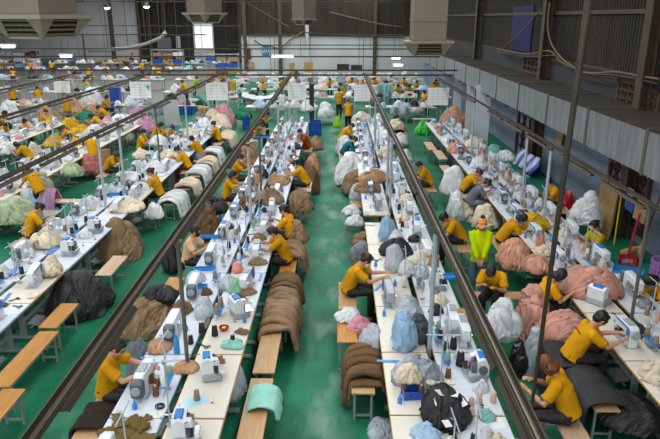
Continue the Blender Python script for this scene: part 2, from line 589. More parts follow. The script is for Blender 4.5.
mb = MB(); mb.box(((XL + xw1) / 2, YF + 0.1, ZC / 2), (xw1 - XL, 0.2, ZC))
struct('wall_back_far', mb, M_whitewall)
mb = MB()
for a in (d0.x, d1.x):
    mb.box((a, YF - 0.05, zd / 2), (0.16, 0.16, zd))
mb.box(((d0.x + d1.x) / 2, YF - 0.05, zd), (d1.x - d0.x + .16, 0.16, 0.16))
mb.box((d0.x * .62 + d1.x * .38, YF - 0.02, zd / 2), (0.07, 0.08, zd))
struct('door_1', mb, M_steel)
struct('ground_outside', MB().box((-16, 92, -0.1), (40, 31, 0.2)), M_greyfloor)
# dark and rusty strips of the far left wall
mb = MB()
for px in (112, 140, 150, 165, 240):
    p = at_y(px, 30, YF)
    mb = MB().box((p.x, YF - 0.2, ZC / 2), (0.4, 0.3, ZC))
    struct('column', mb, M_rust)
for px, yy in ((375, YB), (307, YB), (432, YB), (280, YB), (245, YB)):
    p = at_y(px, 30, yy)
    struct('column', MB().box((p.x, yy - 0.16, ZC / 2), (0.28, 0.22, ZC)), M_rust if px != 307 else M_whitewall)
for px, py in ((548, 40), (480, 25), (655, 40)):
    p = at_x(px, py, XW - 0.12)
    m2 = MB(); m2.box((p.x, p.y, ZC / 2), (0.05, 0.30, ZC)); m2.box((p.x - .1, p.y, ZC / 2), (0.16, 0.04, ZC)); m2.box((p.x - .2, p.y, ZC / 2), (0.04, 0.30, ZC))
    struct('column', m2, M_rust)
# horizontal girts and truss members under the roof
for k, (yy, zz) in enumerate(((44, 6.05), (30, 5.75), (22, 5.5))):
    m2 = MB()
    m2.box((-16.5, yy, zz + .45), (46.8, 0.10, 0.10)); m2.box((-16.5, yy, zz), (46.8, 0.10, 0.08))
    for j in range(30):
        x = -39 + j * 1.55
        m2.cyl((x, yy, zz), (x + .78, yy, zz + .45), 0.02, n=5, caps=False); m2.cyl((x + .78, yy, zz + .45), (x + 1.55, yy, zz), 0.02, n=5, caps=False)
    if k == 0:
        o = struct('ceiling_truss', m2, M_rust2)
m2 = MB()
a, b = at_y(247, 3, 50), at_y(290, 28, 50)
m2.cyl(a, b, 0.06, n=6); struct('ceiling_brace', m2, M_rust2)

# ------------------------------------------------------------------ things on the walls
def sheet(name, c, size, m, label, cat, axis='y', **k):
    o = MB().box(c, size).build(name, m)
    return tag(o, label, cat, **k)

# blue sheet patch on the corrugated wall
p0, p1 = at_x(514, 8, XW), at_x(534, 8, XW)
ztop, zbot = at_x(520, 6, XW - .05).z, at_x(520, 51, XW - .05).z
mb = MB(); corr_x(mb, XW, min(p0.y, p1.y), max(p0.y, p1.y), zbot, ztop, pitch=0.13, dep=0.03)
o = mb.build('corrugated_panel', M_corrblue); tag(o, 'dark blue corrugated sheet patched into the brown upper wall', 'metal sheet')

def lattice(px0, px1, pyt, pyb, label, cols, rows):
    a, b = at_x(px0, (pyt + pyb) / 2, XW - .05), at_x(px1, (pyt + pyb) / 2, XW - .05)
    z1, z0 = at_x((px0 + px1) / 2, pyt, XW - .05).z, at_x((px0 + px1) / 2, pyb, XW - .05).z
    y0, y1 = min(a.y, b.y), max(a.y, b.y)
    t = thing('lattice_vent', (XW - 0.03, (y0 + y1) / 2, z0), 0, label, 'vent')
    w, h = y1 - y0, z1 - z0
    fr = MB()
    for s in (-1, 1):
        fr.box((0, s * w / 2, h / 2), (0.12, 0.10, h + .1)); fr.box((0, 0, h / 2 + s * h / 2), (0.12, w, 0.10))
    fr.build('frame', M_breeze, t)
    la = MB()
    for i in range(cols):
        for j in range(rows):
            cy, cz = -w / 2 + (i + .5) * w / cols, (j + .5) * h / rows
            la.box((0, cy, cz), (0.09, 0.035, h / rows * 1.35), M=Matrix.Rotation(R(42), 3, 'X')); la.box((0, cy, cz), (0.088, 0.035, h / rows * 1.35), M=Matrix.Rotation(R(-42), 3, 'X'))
    for i in range(cols + 1):
        la.box((0, -w / 2 + i * w / cols, h / 2), (.094, .03, h))
    for j in range(rows + 1):
        la.box((0, 0, j * h / rows), (.092, w, .03))
    la.build('lattice', M_breeze, t)
    MB().box((0.045, 0, h / 2), (0.02, w, h)).build('backing', M_black, t)
lattice(517, 542, 106, 164, 'brown pierced block vent in the blue wall behind the striped sheet', 2, 5)
lattice(607, 648, 160, 225, 'brown pierced block vent in the blue wall above the leaning boards', 3, 5)
lattice(618, 640, 82, 108, 'small dark pierced block vent above the silver duct near the right edge', 3, 3)
lattice(524, 549, 56, 74, 'small dark pierced block vent above the duct beside the brown column', 3, 3)
lattice(642, 659, 90, 120, 'dark pierced block vent high at the right edge above the duct', 2, 3)

# cables along the right wall and on the back wall
def cable(name, pts, r, m, label, n=6):
    mb = MB()
    P = [Vector(p) for p in pts]
    out = []
    for i in range(len(P) - 1):
        for s in range(6):
            t = s / 6
            a = P[max(i - 1, 0)]; b = P[i]; c = P[i + 1]; d = P[min(i + 2, len(P) - 1)]
            out.append(0.5 * ((2 * b) + (c - a) * t + (2 * a - 5 * b + 4 * c - d) * t * t + (3 * b - a - 3 * c + d) * t ** 3))
    out.append(P[-1])
    mb.tube(out, r, n)
    return tag(mb.build(name, m, None, True), label, 'cable')
xs = XW - 0.28
cable('hanging_cable', [at_x(x, y, xs) for x, y in ((497, 49), (525, 54), (549, 51), (560, 61), (577, 70), (592, 73), (617, 72), (640, 76), (659, 79))], 0.026, M_cable, 'tan cable sagging along the top of the brick on the right wall')
cable('hanging_cable', [at_x(x, y, xs - .1) for x, y in ((550, 2), (548, 26), (552, 44), (562, 58), (578, 70))], 0.035, M_cable, 'thick tan cable dropping beside the brown wall column')
cable('hanging_cable', [at_x(x, y, xs) for x, y in ((497, 52), (530, 57), (556, 56), (580, 72), (620, 76), (658, 84))], 0.03, M_cabled, 'dark cable below the tan one on the right wall')
cable('hanging_cable', [at_x(x, y, xs) for x, y in ((503, 48), (525, 28), (541, 9))], 0.025, M_cable, 'thin pale stay crossing the blue metal sheet')
yb = YB - 0.25
cable('hanging_cable', [at_y(x, y, yb) for x, y in ((254, 40), (262, 45), (270, 46), (277, 48), (283, 46), (290, 40), (303, 32))], 0.06, M_cable, 'brown cable looping across the white back wall beside the blue banner')
cable('hanging_cable', [at_y(x, y, yb) for x, y in ((303, 32), (320, 34), (345, 35), (375, 37), (405, 38))], 0.05, M_cabled, 'dark cable along the top of the white back wall')
cable('hanging_cable', [at_y(x, y, YB - .4) for x, y in ((330, 12), (350, 17), (380, 24), (404, 27))], 0.05, M_cable, 'straight pipe across the dark upper back wall')

# blue numbered banner and other flat signs on the back wall
def banner():
    a, b = at_y(262, 44.5, YB - .1), at_y(269.5, 56, YB - .1)
    w, h = b.x - a.x, a.z - b.z
    t = thing('wall_banner', ((a.x + b.x) / 2, YB - .06, b.z), 0, 'blue banner with white number 20 on the white back wall', 'banner')
    MB().box((0, 0, h / 2), (w, 0.03, h)).build('cloth_panel', M_bannerblue, t)
    fc = bpy.data.curves.new('number', 'FONT'); fc.body = '20'; fc.size = h * .62; fc.align_x = 'CENTER'; fc.align_y = 'CENTER'; fc.extrude = 0.005
    fo = bpy.data.objects.new('number_tmp', fc); COL.objects.link(fo)
    bpy.context.view_layer.update()
    me = bpy.data.meshes.new_from_object(fo.evaluated_get(bpy.context.evaluated_depsgraph_get()))
    bpy.data.objects.remove(fo); me.materials.clear(); me.materials.append(M_signwhite)
    o = link('number', me, t); o.rotation_euler = (PI / 2, 0, 0); o.location = (0, -0.025, h / 2)
banner()
def wallsheet(px0, py0, px1, py1, Y, name, m, label, cat):
    a, b = at_y(px0, py0, Y), at_y(px1, py1, Y)
    o = MB().box((0, 0, 0), (abs(b.x - a.x), 0.05, abs(a.z - b.z))).build(name, m)
    o.location = ((a.x + b.x) / 2, Y, (a.z + b.z) / 2)
    return tag(o, label, cat)
M_redb = mat('red_banner', '#8E1B24', 0.7); M_maroon = mat('maroon_board', '#5A2320', 0.7); M_tanp = mat('tan_board', '#A58A55', 0.8); M_lilac = mat('grey_lilac_sheet', '#868798', 0.8)
wallsheet(30, 51, 41, 70, YF - .3, 'wall_banner', M_redb, 'dark red banner on the far back wall at left', 'banner')
wallsheet(41, 58, 78, 72, YF - .4, 'cloth_screen', M_lilac, 'pale lilac cloth screen beside the dark red banner', 'screen')
wallsheet(83, 33, 86, 68, YF - .3, 'wall_pipe', M_redb, 'dark red upright pipe on the far back wall', 'pipe')
wallsheet(243, 34, 248, 43, YB - .1, 'wall_notice', M_paper, 'small white notice high on the back wall beside the column', 'notice')
wallsheet(244, 49, 251, 59, YB - .1, 'wall_cabinet', M_maroon, 'maroon fuse cabinet on the back wall left of the blue banner', 'cabinet')
wallsheet(245, 62, 249, 69, YB - .1, 'wall_notice', M_cone_t, 'small framed notice under the maroon cabinet', 'notice')
wallsheet(250, 62, 254, 68, YB - .1, 'wall_notice', M_tanp, 'second small framed notice under the maroon cabinet', 'notice')
wallsheet(304, 62, 313, 84, YB - 4, 'paper_pattern', M_tanp, 'tan paper pattern hanging before the back wall beside the dark post', 'paper pattern')
wallsheet(289, 63, 295, 82, YB - 4, 'paper_pattern', M_tanp, 'narrow tan paper pattern hanging before the back wall', 'paper pattern')
wallsheet(462, 34, 468, 47, 40, 'wall_notice', M_tanp, 'tan framed notice above the far end of the silver duct', 'notice')
wallsheet(335, 70, 364, 70.8, YB - 1, 'wall_shelf', M_rust, 'long dusty shelf under the dark cloth bundles on the back wall', 'shelf')
wallsheet(337, 64, 349, 70, YB - 1, 'cloth_bundle', C_black, 'dark cloth bundle on the far wall shelf', 'cloth')
wallsheet(351, 65, 362, 70, YB - 1, 'cloth_bundle', C_black, 'second dark cloth bundle along the far wall shelf', 'cloth')

# ------------------------------------------------------------------ galvanised duct along the right wall
def wall_duct():
    x0, x1, z0, z1, sec = 5.65, 6.98, 2.245, 3.05, 2.8
    ys = 2.9
    t = thing('wall_duct', (0, ys, 0), 0, 'long silver box duct running along the right brick wall', 'duct')
    first = None
    n = 14
    me = MB().box(((x0 + x1) / 2, sec / 2, (z0 + z1) / 2 - .004), (x1 - x0, sec - 0.06, z1 - z0 - .008)).mesh('duct_section', M_galv)
    me2 = MB().box(((x0 + x1) / 2, sec / 2, z1), (x1 - x0, sec - 0.06, 0.012)).mesh('dusty_lid', M_galvdark)
    me3 = MB()
    for a, b, c, d in ((x0 - .02, x0 + .01, z0 - .02, z1 + .03), (x0, x1, z1, z1 + .05), (x0, x1, z0 - .03, z0)):
        me3.box(((a + b) / 2, 0, (c + d) / 2), (b - a, 0.10, d - c))
    me3 = me3.mesh('flange', mat('duct_flange', '#5E5A50', .6, metal=.3))
    for i in range(n):
        o = link('duct_section', me, t); o.location.y = i * sec
        o2 = link('dusty_lid', me2, o)
        o3 = link('flange', me3, t); o3.location.y = i * sec
    br = MB()
    for i in range(n):
        br.box((x0 + .66, i * sec + 1.4, z0 - .05), (1.35, 0.06, 0.06))
    me4 = MB().box((x0 + .66, 0, z0 - .05), (1.35, 0.06, 0.06)).mesh('bracket', M_rust)
    for i in range(n):
        link('bracket', me4, t).location.y = i * sec + 1.4
wall_duct()

# ------------------------------------------------------------------ drop ducts with slanted louvre diffusers
def drop_duct(px, py, width_px, rot, label, sw, flange_z=None, hz=0.0):
    dep = FPX * 1.15 / width_px
    d = ray(px, py); t0 = dep / (d.dot(CAMR @ Vector((0, 0, -1))))
    c = Vector((0, 0, CAMH)) + d * t0
    t = thing('air_duct', (c.x, c.y, c.z), rot, label, 'air duct')
    w = 1.15 if abs(rot) < .2 else 0.86
    b = w * 0.62; h = w * .27
    zt_ = h / 2; zb_ = -h / 2
    MB().box((0, 0, zt_ + .02 + (ZC - c.z - zt_) / 2), (sw, sw, ZC - c.z - zt_ - .02)).build('shaft', M_ductbeige, t)
    sh = MB()
    k = 0
    z = zt_ + .5
    while z < 3.4:
        sh.box((0, 0, z), (sw + .04, sw + .04, .03)); z += .62
    sh.build('shaft_seam', M_ductbeige, t)
    fl = MB()
    for s in (-1, 1):
        fl.box((s * (w / 2 - .02), 0, zt_), (.05, w, .05)); fl.box((0, s * (w / 2 - .02), zt_), (w, .05, .05))
        fl.box((s * (b / 2 - .02), 0, zb_), (.04, b, .03)); fl.box((0, s * (b / 2 - .02), zb_), (b, .04, .03))
    fl.build('diffuser_frame', M_diff, t)
    MB().box((0, 0, zt_ + .01), (w - .06, w - .06, .02)).build('top_plate', M_diff, t)
    MB().box((0, 0, zb_), (b - .06, b - .06, .015)).build('bottom_plate', M_diff, t)
    # corner gussets: triangles that fold over each corner
    for q in range(4):
        a = q * PI / 2
        ro = Matrix.Rotation(a, 3, 'Z')
        g = .27 * w
        T = [Vector((w / 2, w / 2, zt_)), Vector((w / 2 - g, w / 2, zt_)), Vector((b / 2 - .02, b / 2, zb_)), Vector((b / 2, b / 2, zb_)), Vector((b / 2, b / 2 - .02, zb_)), Vector((w / 2, w / 2 - g, zt_))]
        I = [p * .96 for p in T]
        for p, s_ in zip(I, T): p.z = s_.z
        T = [ro @ p for p in T]; I = [ro @ p for p in I]
        m2 = MB().add(T + I, [(0, 1, 2, 3), (0, 3, 4, 5), (6, 9, 8, 7), (6, 11, 10, 9), (1, 7, 8, 2), (4, 10, 11, 5), (0, 6, 7, 1), (0, 5, 11, 6), (2, 8, 9, 3), (3, 9, 10, 4)])
        m2.build('corner_gusset', M_diff, t)
    # louvre blades on the four slanted faces
    for q in range(4):
        ro = Matrix.Rotation(q * PI / 2, 3, 'Z')
        lv = MB()
        for k in range(4):
            f = (k + .6) / 4.4
            off = (w / 2) * (1 - f) + (b / 2) * f - .03
            wid = off * 2 * .92
            zz = zt_ + (zb_ - zt_) * f
            m3 = ro @ Matrix.Rotation(R(35), 3, 'X')
            cpt = ro @ Vector((0, -off, zz))
            lv.box(cpt, (wid, .045, .014), M=m3)
        lv.build('louver', mat('louver_slat', '#6E6653', .6), t)
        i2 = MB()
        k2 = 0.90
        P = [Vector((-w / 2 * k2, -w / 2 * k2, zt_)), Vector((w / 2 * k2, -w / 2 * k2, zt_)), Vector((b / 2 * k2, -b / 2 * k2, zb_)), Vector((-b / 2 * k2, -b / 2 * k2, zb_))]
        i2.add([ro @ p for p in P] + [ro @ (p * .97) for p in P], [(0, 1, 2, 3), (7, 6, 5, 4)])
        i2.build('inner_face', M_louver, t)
drop_duct(41, 27, 96, R(-20), 'dusty air duct with slatted outlet nearest the camera at upper left', .60)
drop_duct(205, 18, 42, R(-33), 'dusty air duct with slatted outlet in front of the bright doorway', .66)
drop_duct(304, 22, 24, R(-42), 'far dusty air duct with slatted outlet above the white back wall', .8)
drop_duct(427, 48, 46, R(0), 'grey ribbed air duct with slatted outlet beside the right wall duct', .80)
drop_duct(420, 64, 11, R(0), 'rusty brown hanging box under the grey air duct far back', .6) if False else None

# ------------------------------------------------------------------ sewing lines
class Block: pass
BL = []
for i, (x, y0, y1, nm) in enumerate(((-12.2, 19.5, 27.2, 'outermost line by the far left'), (-8.85, 13.2, 27.2, 'second line from the left'), (-5.45, 6.0, 27.2, 'third line from the left'),
                                     (-1.90, 3.11, 27.2, 'line left of the middle aisle'), (1.25, 3.2, 27.2, 'line right of the middle aisle'), (4.4, 4.4, 27.2, 'line beside the brick wall'))):
    b = Block(); b.i, b.x, b.y0, b.y1, b.nm = i, x, y0, y1, nm
    BL.append(b)
NM = [b.nm for b in BL]
NMS = ['outermost left line', 'second line from left', 'third line from left', 'line left of middle aisle', 'line right of middle aisle', 'line beside brick wall']
TP = 1.385  # table pitch

# hanging troughs above every line: a long rail, lamp troughs under it, poles that carry it
rail_me = MB()
def rail_mesh(L, thin=False):
    mb = MB()
    w, h, t_ = (.088, .052, .010) if not thin else (.062, .04, .008)
    mb.box((0, L / 2, 0), (w, L, t_))
    for s in (-1, 1):
        mb.box((s * (w / 2 - t_ / 2), L / 2, h / 2), (t_, L, h))
    return mb
def lamp_proto():
    t = thing('lamp_trough', (0, 0, -50), 0, 'proto lamp trough here now', 'lamp')
    L = 1.6
    mb = MB()
    mb.prism([(-.052, 0), (-.026, .042), (.026, .042), (.052, 0), (.045, 0), (.021, .035), (-.021, .035), (-.045, 0)], 'y', 0, L)
    mb.build('reflector', M_rust2, t)
    MB().cyl((0, .06, .012), (0, L - .06, .012), .013, n=8).build('tube', mat('unlit_tube', '#C9CCC8', .3), t)
    for yy in (.03, L - .03):
        MB().box((0, yy, .02), (.05, .05, .035)).build('end_cap', M_rust2, t)
    for yy in (.3, L - .3):
        MB().box((0, yy, .06), (.02, .02, .05)).build('hanger', M_rust2, t)
    return t
LP = lamp_proto()
first_lamp = True
POLES = {0: [], 1: [(118, 74, 1), (160, 104, 1)], 2: [(81, 134, 1), (101, 124, 1), (166, 92, 1), (62, 106, 0)], 3: [(180, 239, 0), (246, 142, 1), (251, 127, 0), (268, 101, 1)],
         4: [(445, 226, 1), (396, 133, 1), (401, 126, 1), (380, 98, 1)], 5: [(540, 132, 1), (557, 146, 1), (480, 100, 1), (640, 205, 0)]}
pole_me = {}
SK = 0.0115   # the rail left of the middle aisle runs slightly askew
def rail_x(b, y): return b.x - (SK * (y - 3.5) if b.i == 3 else 0)
for b in BL:
    yb0 = {0: 12, 1: 8.5, 2: 5.0, 3: 1.5, 4: 2.3, 5: 3.5}[b.i]
    L = 30 - yb0
    t = thing('cable_rail', (rail_x(b, yb0), yb0, 2.5), SK if b.i == 3 else 0, 'long dusty brown steel rail hung above the ' + NMS[b.i], 'rail')
    rail_mesh(L, b.i == 5).build('channel', M_rust, t)
    MB().box((0, L / 2, .014), (.018, L, .016)).build('inner_cable', mat('rail_edge_worn', '#7A7468', .6, metal=.1) if b.i >= 4 else M_rust2, t)  # paler tone on the right-hand rails paints their thin highlight lines
    k = 0
    y = yb0 + (.2 if b.i != 3 else 0.19)
    while y < 28:
        o = LP if first_lamp else copy_tree(LP)
        first_lamp = False
        pys = [q.y for q in (at(px, py, 2.5) for px, py, _ in POLES[b.i]) if y - .1 < q.y < y + 1.7]
        if pys:
            y = pys[-1] + .1
        o.location = (rail_x(b, y), y, 2.40)
        o.rotation_euler.z = SK if b.i == 3 else 0
        o.name = 'lamp_trough'
        tag(o, 'unlit brown lamp trough under the rail over %s, %s from front' % (NMS[b.i], ORD[k]), 'lamp', 'lamp troughs under the rails')
        y += 1.6 + (.12 if b.i == 4 else .36); k += 1
    for j, (px, py, bright) in enumerate(POLES[b.i]):
        p = at(px, py, 2.5)
        t = thing('support_pole', (b.x, p.y, 0), 0, '%s steel pole holding the rail over %s, %s from front' % ('shiny' if bright else 'dull', NMS[b.i], ORD[j]), 'pole', 'poles under the rails')
        m_ = M_steel if bright else M_poledark
        MB().cyl((0, 0, .012), (0, 0, 2.485), .032 if bright else .026, n=10).build('tube', m_, t)
        MB().box((0, 0, .006), (.12, .12, .012)).build('base_plate', M_poledark, t)
        MB().box((rail_x(b, p.y) / 2 - b.x / 2, 0, 2.465), (.09 + abs(rail_x(b, p.y) - b.x), .12, .02)).cyl((0, 0, 2.40), (0, 0, 2.46), .040, n=10).build('clamp', M_poledark, t)

# tall thin post standing in the aisle nearest the camera at right
def thin_post():
    top, low = at(588.5, 0, 0) if False else None, None
    D = 5.35
    a = at_y(588.5, 0, D); b_ = at_y(527, 439, D + .1)
    dirv = (b_ - a).normalized()
    k = (a.z - 0.02) / -dirv.z
    foot = a + dirv * k
    up = a - dirv * 1.2
    t = thing('aisle_post', (foot.x, foot.y, 0), 0, 'tall thin dark post rising past the top of the picture at right', 'post')
    o = Vector((foot.x, foot.y, 0))
    MB().tube([foot - o, a - o, up - o], [.015, .029, .033], 10).build('shaft', M_rust2, t, True)
    MB().cyl((0, 0, 0), (0, 0, .03), .07, n=14).build('base', M_rust2, t)
thin_post()

# cross troughs at the far end of the lines, some with lit tubes
for k, (yy, zz, x0, x1) in enumerate(((30.2, 2.62, -17, 6.4), (34.5, 3.0, -20, 5.5), (40, 3.15, -24, 5.5), (47, 3.1, -8, 5.5), (27.6, 2.62, -8.9, 5), (44, 3.9, -36, -9), (60, 4.3, -36, -9))):
    t = thing('cross_rail', ((x0 + x1) / 2, yy, zz), 0, 'dusty steel rail crossing the far hall, %s one counted from the front' % ORD[k], 'rail')
    L = x1 - x0
    MB().box((0, 0, 0), (L, .10, .03)).box((0, -.045, .03), (L, .012, .05)).box((0, .045, .03), (L, .012, .05)).build('channel', M_rust, t)
    n = int(L / 4)
    hm = MB().cyl((0, 0, .05), (0, 0, ZC - zz), .012, n=5).mesh('hanger_rod', M_rust2)
    for j in range(n):
        link('hanger_rod', hm, t).location.x = -L / 2 + 2 + j * 4
def lit(px, py, wpx, D, label):
    p = at_y(px, py, D); L = wpx / FPX * D * .97
    t = thing('tube_lamp', (p.x, p.y, p.z), 0, label, 'lamp')
    MB().cyl((-L / 2, 0, 0), (L / 2, 0, 0), .05, n=8).build('tube', M_lampglow, t)
    MB().prism([(-.1, .02), (-.05, .10), (.05, .10), (.1, .02)], 'x', -L / 2 - .04, L / 2 + .04).build('reflector', M_signwhite, t)
    for s_ in (-1, 1):
        MB().cyl((s_ * L * .35, 0, .10), (s_ * L * .35, 0, ZC - p.z), .008, n=5).build('hanger_rod', M_rust2, t)
lit(8, 46.5, 13, 26, 'short lit tube lamp at the far left edge below the duct outlet')
lit(66, 56, 11, 30, 'lit tube lamp hanging before the pale lilac screen')
lit(282.5, 56.5, 21, 33, 'lit tube lamp right of the blue banner on the back wall')
lit(396, 58, 8, 36, 'small lit tube lamp under the grey ribbed duct')
lit(398, 65, 9, 36, 'second small lit tube lamp under the grey ribbed duct')
def spot(px, py, label):
    p = at_y(px, py, 55)
    t = thing('high_bay_lamp', (p.x, p.y, p.z), 0, label, 'lamp')
    MB().ell((0, 0, 0), (.26, .26, .2)).build('bulb', M_lampglow, t)
    MB().lathe([(.35, -.05), (.15, .25), (.08, .4)], n=12).build('shade', M_rust2, t)
    MB().cyl((0, 0, .4), (0, 0, ZC - p.z), .015, n=5).build('cord', M_cabled, t)
spot(107, 7, 'bright high bay lamp above the far left hall')
spot(146.5, 6, 'second bright high bay lamp above the far left hall')

# whiteboards at the far end of each line
def board(pxc, pyc, wp, hp, D, label, extra=None):
    p = at_y(pxc, pyc, D)
    s = D * 1.0 / FPX
    w, h = wp * s * .98, hp * s
    t = thing('whiteboard', (p.x, D, 0), 0, label, 'board')
    z = p.z
    MB().box((0, 0, z), (w, .02, h)).build('panel', M_board, t)
    g = MB()
    for k in range(1, 6):
        g.box((0, -.0115, z - h / 2 + k * h / 6), (w * .9, .002, .008))
    for k in range(1, 4):
        g.box((-w / 2 + k * w / 4, -.0115, z), (.008, .002, h * .86))
    g.build('ruled_lines', M_line, t)
    for sx in (-1, 1):
        MB().cyl((sx * w * .46, .03, .0), (sx * w * .46, .03, z + h / 2 + .15), .016, n=8).build('leg', M_steel, t)
    if extra:
        extra(t, w, h, z)
def teal_corner(t, w, h, z):
    MB().prism([(w * .25, z + h * .28), (w * .45, z + h * .28), (w * .42, z - h * .05)], 'y', -.014, -.011).build('teal_sticker', M_bannerblue if False else mat('teal_sticker', '#3E9E98', .5), t)
board(62, 87, 16, 11, 28.4, 'white ruled board on legs behind the outermost line at far left')
board(140.5, 90, 21, 16, 28.0, 'white ruled board with a teal corner mark', teal_corner)
board(217, 91.5, 22, 17, 28.0, 'white ruled board beside the hanging yellow cloth')
board(297, 91.5, 18, 16, 28.2, 'white ruled board at the end of the line left of the aisle')
board(362, 93, 16, 16, 27.8, 'white ruled board behind the worker standing with black trousers')
board(438, 96.5, 21, 17, 26.5, 'white ruled board near the heap of salmon scraps')
# ------------------------------------------------------------------ remeshed figures
DG = None
def remesh(mb, vox, mats, name, ratio=None, smooth_it=2, wrinkle=0.0, seed=0, wf=14.0):
    me = mb.mesh('tmp', mats)
    o = bpy.data.objects.new('tmp', me); COL.objects.link(o)
    m = o.modifiers.new('r', 'REMESH'); m.mode = 'VOXEL'; m.voxel_size = vox; m.use_smooth_shade = True
    s = o.modifiers.new('s', 'SMOOTH'); s.iterations = smooth_it; s.factor = 0.5
    if ratio:
        d = o.modifiers.new('d', 'DECIMATE'); d.ratio = ratio
    dg = bpy.context.evaluated_depsgraph_get()
    out = bpy.data.meshes.new_from_object(o.evaluated_get(dg))
    bpy.data.objects.remove(o); bpy.data.meshes.remove(me)
    out.name = name
    out.materials.clear()
    for k in (mats if isinstance(mats, (list, tuple)) else [mats]):
        out.materials.append(k)
    if wrinkle:
        off = Vector((seed * 3.1, seed * 1.7, 0))
        for v in out.vertices:
            n = noise.noise(Vector((v.co.x * wf, v.co.y * wf, v.co.z * wf * .7)) + off) + .5 * noise.noise((v.co * wf * 2.3) + off)
            v.co += v.normal * (n * wrinkle)
    out.polygons.foreach_set('use_smooth', [True] * len(out.polygons))
    return out

def ik(a, b, l1, l2, pole):
    d = b - a
    L = min(d.length, (l1 + l2) * .995)
    b = a + d.normalized() * L
    t = (l1 * l1 - l2 * l2 + L * L) / (2 * L)
    h = math.sqrt(max(l1 * l1 - t * t, 0))
    u = d.normalized()
    p = (pole - u * pole.dot(u)).normalized()
    return a + u * t + p * h, b

POSES = {}
def pose(key, sit=True, lean=22, twist=0, head=28, yaw=0, lh=(-.13, .50, .86), rh=(.14, .48, .86), step=0, arms_down=False, seat=.508, open_=0.11):
    """person-local frame: +y forward, +x to the person's right, z up, origin on the floor under the hips"""
    P = {}
    l = R(lean)
    up = Vector((math.sin(R(twist)) * math.sin(l), math.sin(l), math.cos(l))).normalized()
    rt = (Matrix.Rotation(R(-twist), 3, 'Z') @ Vector((1, 0, 0)))
    hz = seat + .085 if sit else .84
    hip = Vector((0, 0, hz))
    P['hip'] = hip
    sp = lambda d, k=1.0: hip + Vector((0, 0, d)) * (1 - k) + up * d * k
    P['waist'] = sp(.15, .8); P['chest'] = sp(.30, .92); P['shc'] = sp(.42); P['neck0'] = sp(.455); P['up'] = up; P['rt'] = rt
    fw = rt.cross(up) * -1
    fw = up.cross(rt)
    hl = R(head)
    P['neck1'] = P['neck0'] + (up * math.cos(hl * .5) + fw * math.sin(hl * .5)) * .075
    hu = (up * math.cos(hl) + fw * math.sin(hl)).normalized()
    # head frame
    hf0 = (fw * math.cos(hl) - up * math.sin(hl)).normalized()
    q = Matrix.Rotation(R(-yaw), 3, hu)
    hf = q @ hf0
    hr = hf.cross(hu)
    P['hu'], P['hf'], P['hr'] = hu, hf, hr
    P['hc'] = P['neck1'] + hu * .105 + hf * .012
    P['shl'] = P['shc'] - rt * .155; P['shr'] = P['shc'] + rt * .155
    pole = Vector((0, -.35, -1))
    P['ell'], P['wrl'] = ik(P['shl'], Vector(lh), .265, .235, pole + Vector((-.6, 0, 0)))
    P['elr'], P['wrr'] = ik(P['shr'], Vector(rh), .265, .235, pole + Vector((.6, 0, 0)))
    P['hipl'] = hip + Vector((-.085, 0, -.02)); P['hipr'] = hip + Vector((.085, 0, -.02))
    if sit:
        kz = seat + .055
        P['knl'] = Vector((-open_, .40, kz)); P['knr'] = Vector((open_, .40, kz))
        P['anl'] = Vector((-open_ - .01, .43, .085)); P['anr'] = Vector((open_ + .01, .40, .085))
    else:
        P['knl'] = Vector((-.085, .02 + step * .5, .45)); P['knr'] = Vector((.085, .02 - step * .2, .45))
        P['anl'] = Vector((-.09, step, .085)); P['anr'] = Vector((.09, -step, .085))
    P['sit'] = sit
    POSES[key] = P
    return P

def hand(mb, wr, el, P, side, curl=.55):
    d = (wr - el).normalized()
    # palm faces down/inward
    dn = Vector((0, 0, -1))
    n = (dn - d * dn.dot(d)).normalized()
    s = d.cross(n).normalized()          # towards little finger or thumb
    if (s.x > 0) == (side > 0):
        s = -s                            # s points to the body's middle: thumb side
    mb.tube([wr - d * .02, wr + d * .02, wr + d * .05, wr + d * .085], [(.022, .02), (.026, .019), (.036, .017), (.037, .014)] if abs(s.z) < .7 else [.024, .026, .03, .028], 10)
    for k, (o, L) in enumerate(((.028, .066), (.0095, .074), (-.0095, .068), (-.028, .054))):
        b = wr + d * .078 + s * o
        f1 = b + (d * math.cos(curl * .6) + n * math.sin(curl * .6)) * L * .5
        f2 = f1 + (d * math.cos(curl * 1.5) + n * math.sin(curl * 1.5)) * L * .5
        mb.tube([b - d * .02, b, f1, f2], [.0095, .0098, .0088, .007], 7)
    b = wr + d * .03 + s * .022
    t1 = b + (d * .7 + s * .6 + n * .3).normalized() * .04
    t2 = t1 + (d * .95 + s * .1 + n * .35).normalized() * .032
    mb.tube([b - s * .014, b, t1, t2], [.012, .0125, .0105, .008], 7)

def head_bits(mb, P):
    M = Matrix((P['hr'], P['hf'], P['hu'])).transposed()
    c = P['hc']
    L = lambda x, y, z: c + M @ Vector((x, y, z))
    mb.ell(L(0, -.012, .022), (.074, .092, .088), M, 16, 11)
    mb.ell(L(0, .016, -.028), (.061, .072, .072), M, 16, 10)
    mb.ell(L(0, .045, -.078), (.030, .032, .026), M, 10, 7)
    mb.tube([L(0, .083, .012), L(0, .098, -.018), L(0, .102, -.027)], [.008, .012, .010], 8)
    mb.ell(L(0, .086, -.031), (.018, .012, .008), M, 8, 5)
    mb.ell(L(0, .084, -.056), (.022, .010, .006), M, 8, 5)
    for s in (-1, 1):
        mb.ell(L(s * .075, -.008, -.01), (.009, .018, .030), M, 8, 6)
        mb.ell(L(s * .034, .066, -.02), (.024, .02, .02), M, 8, 6)

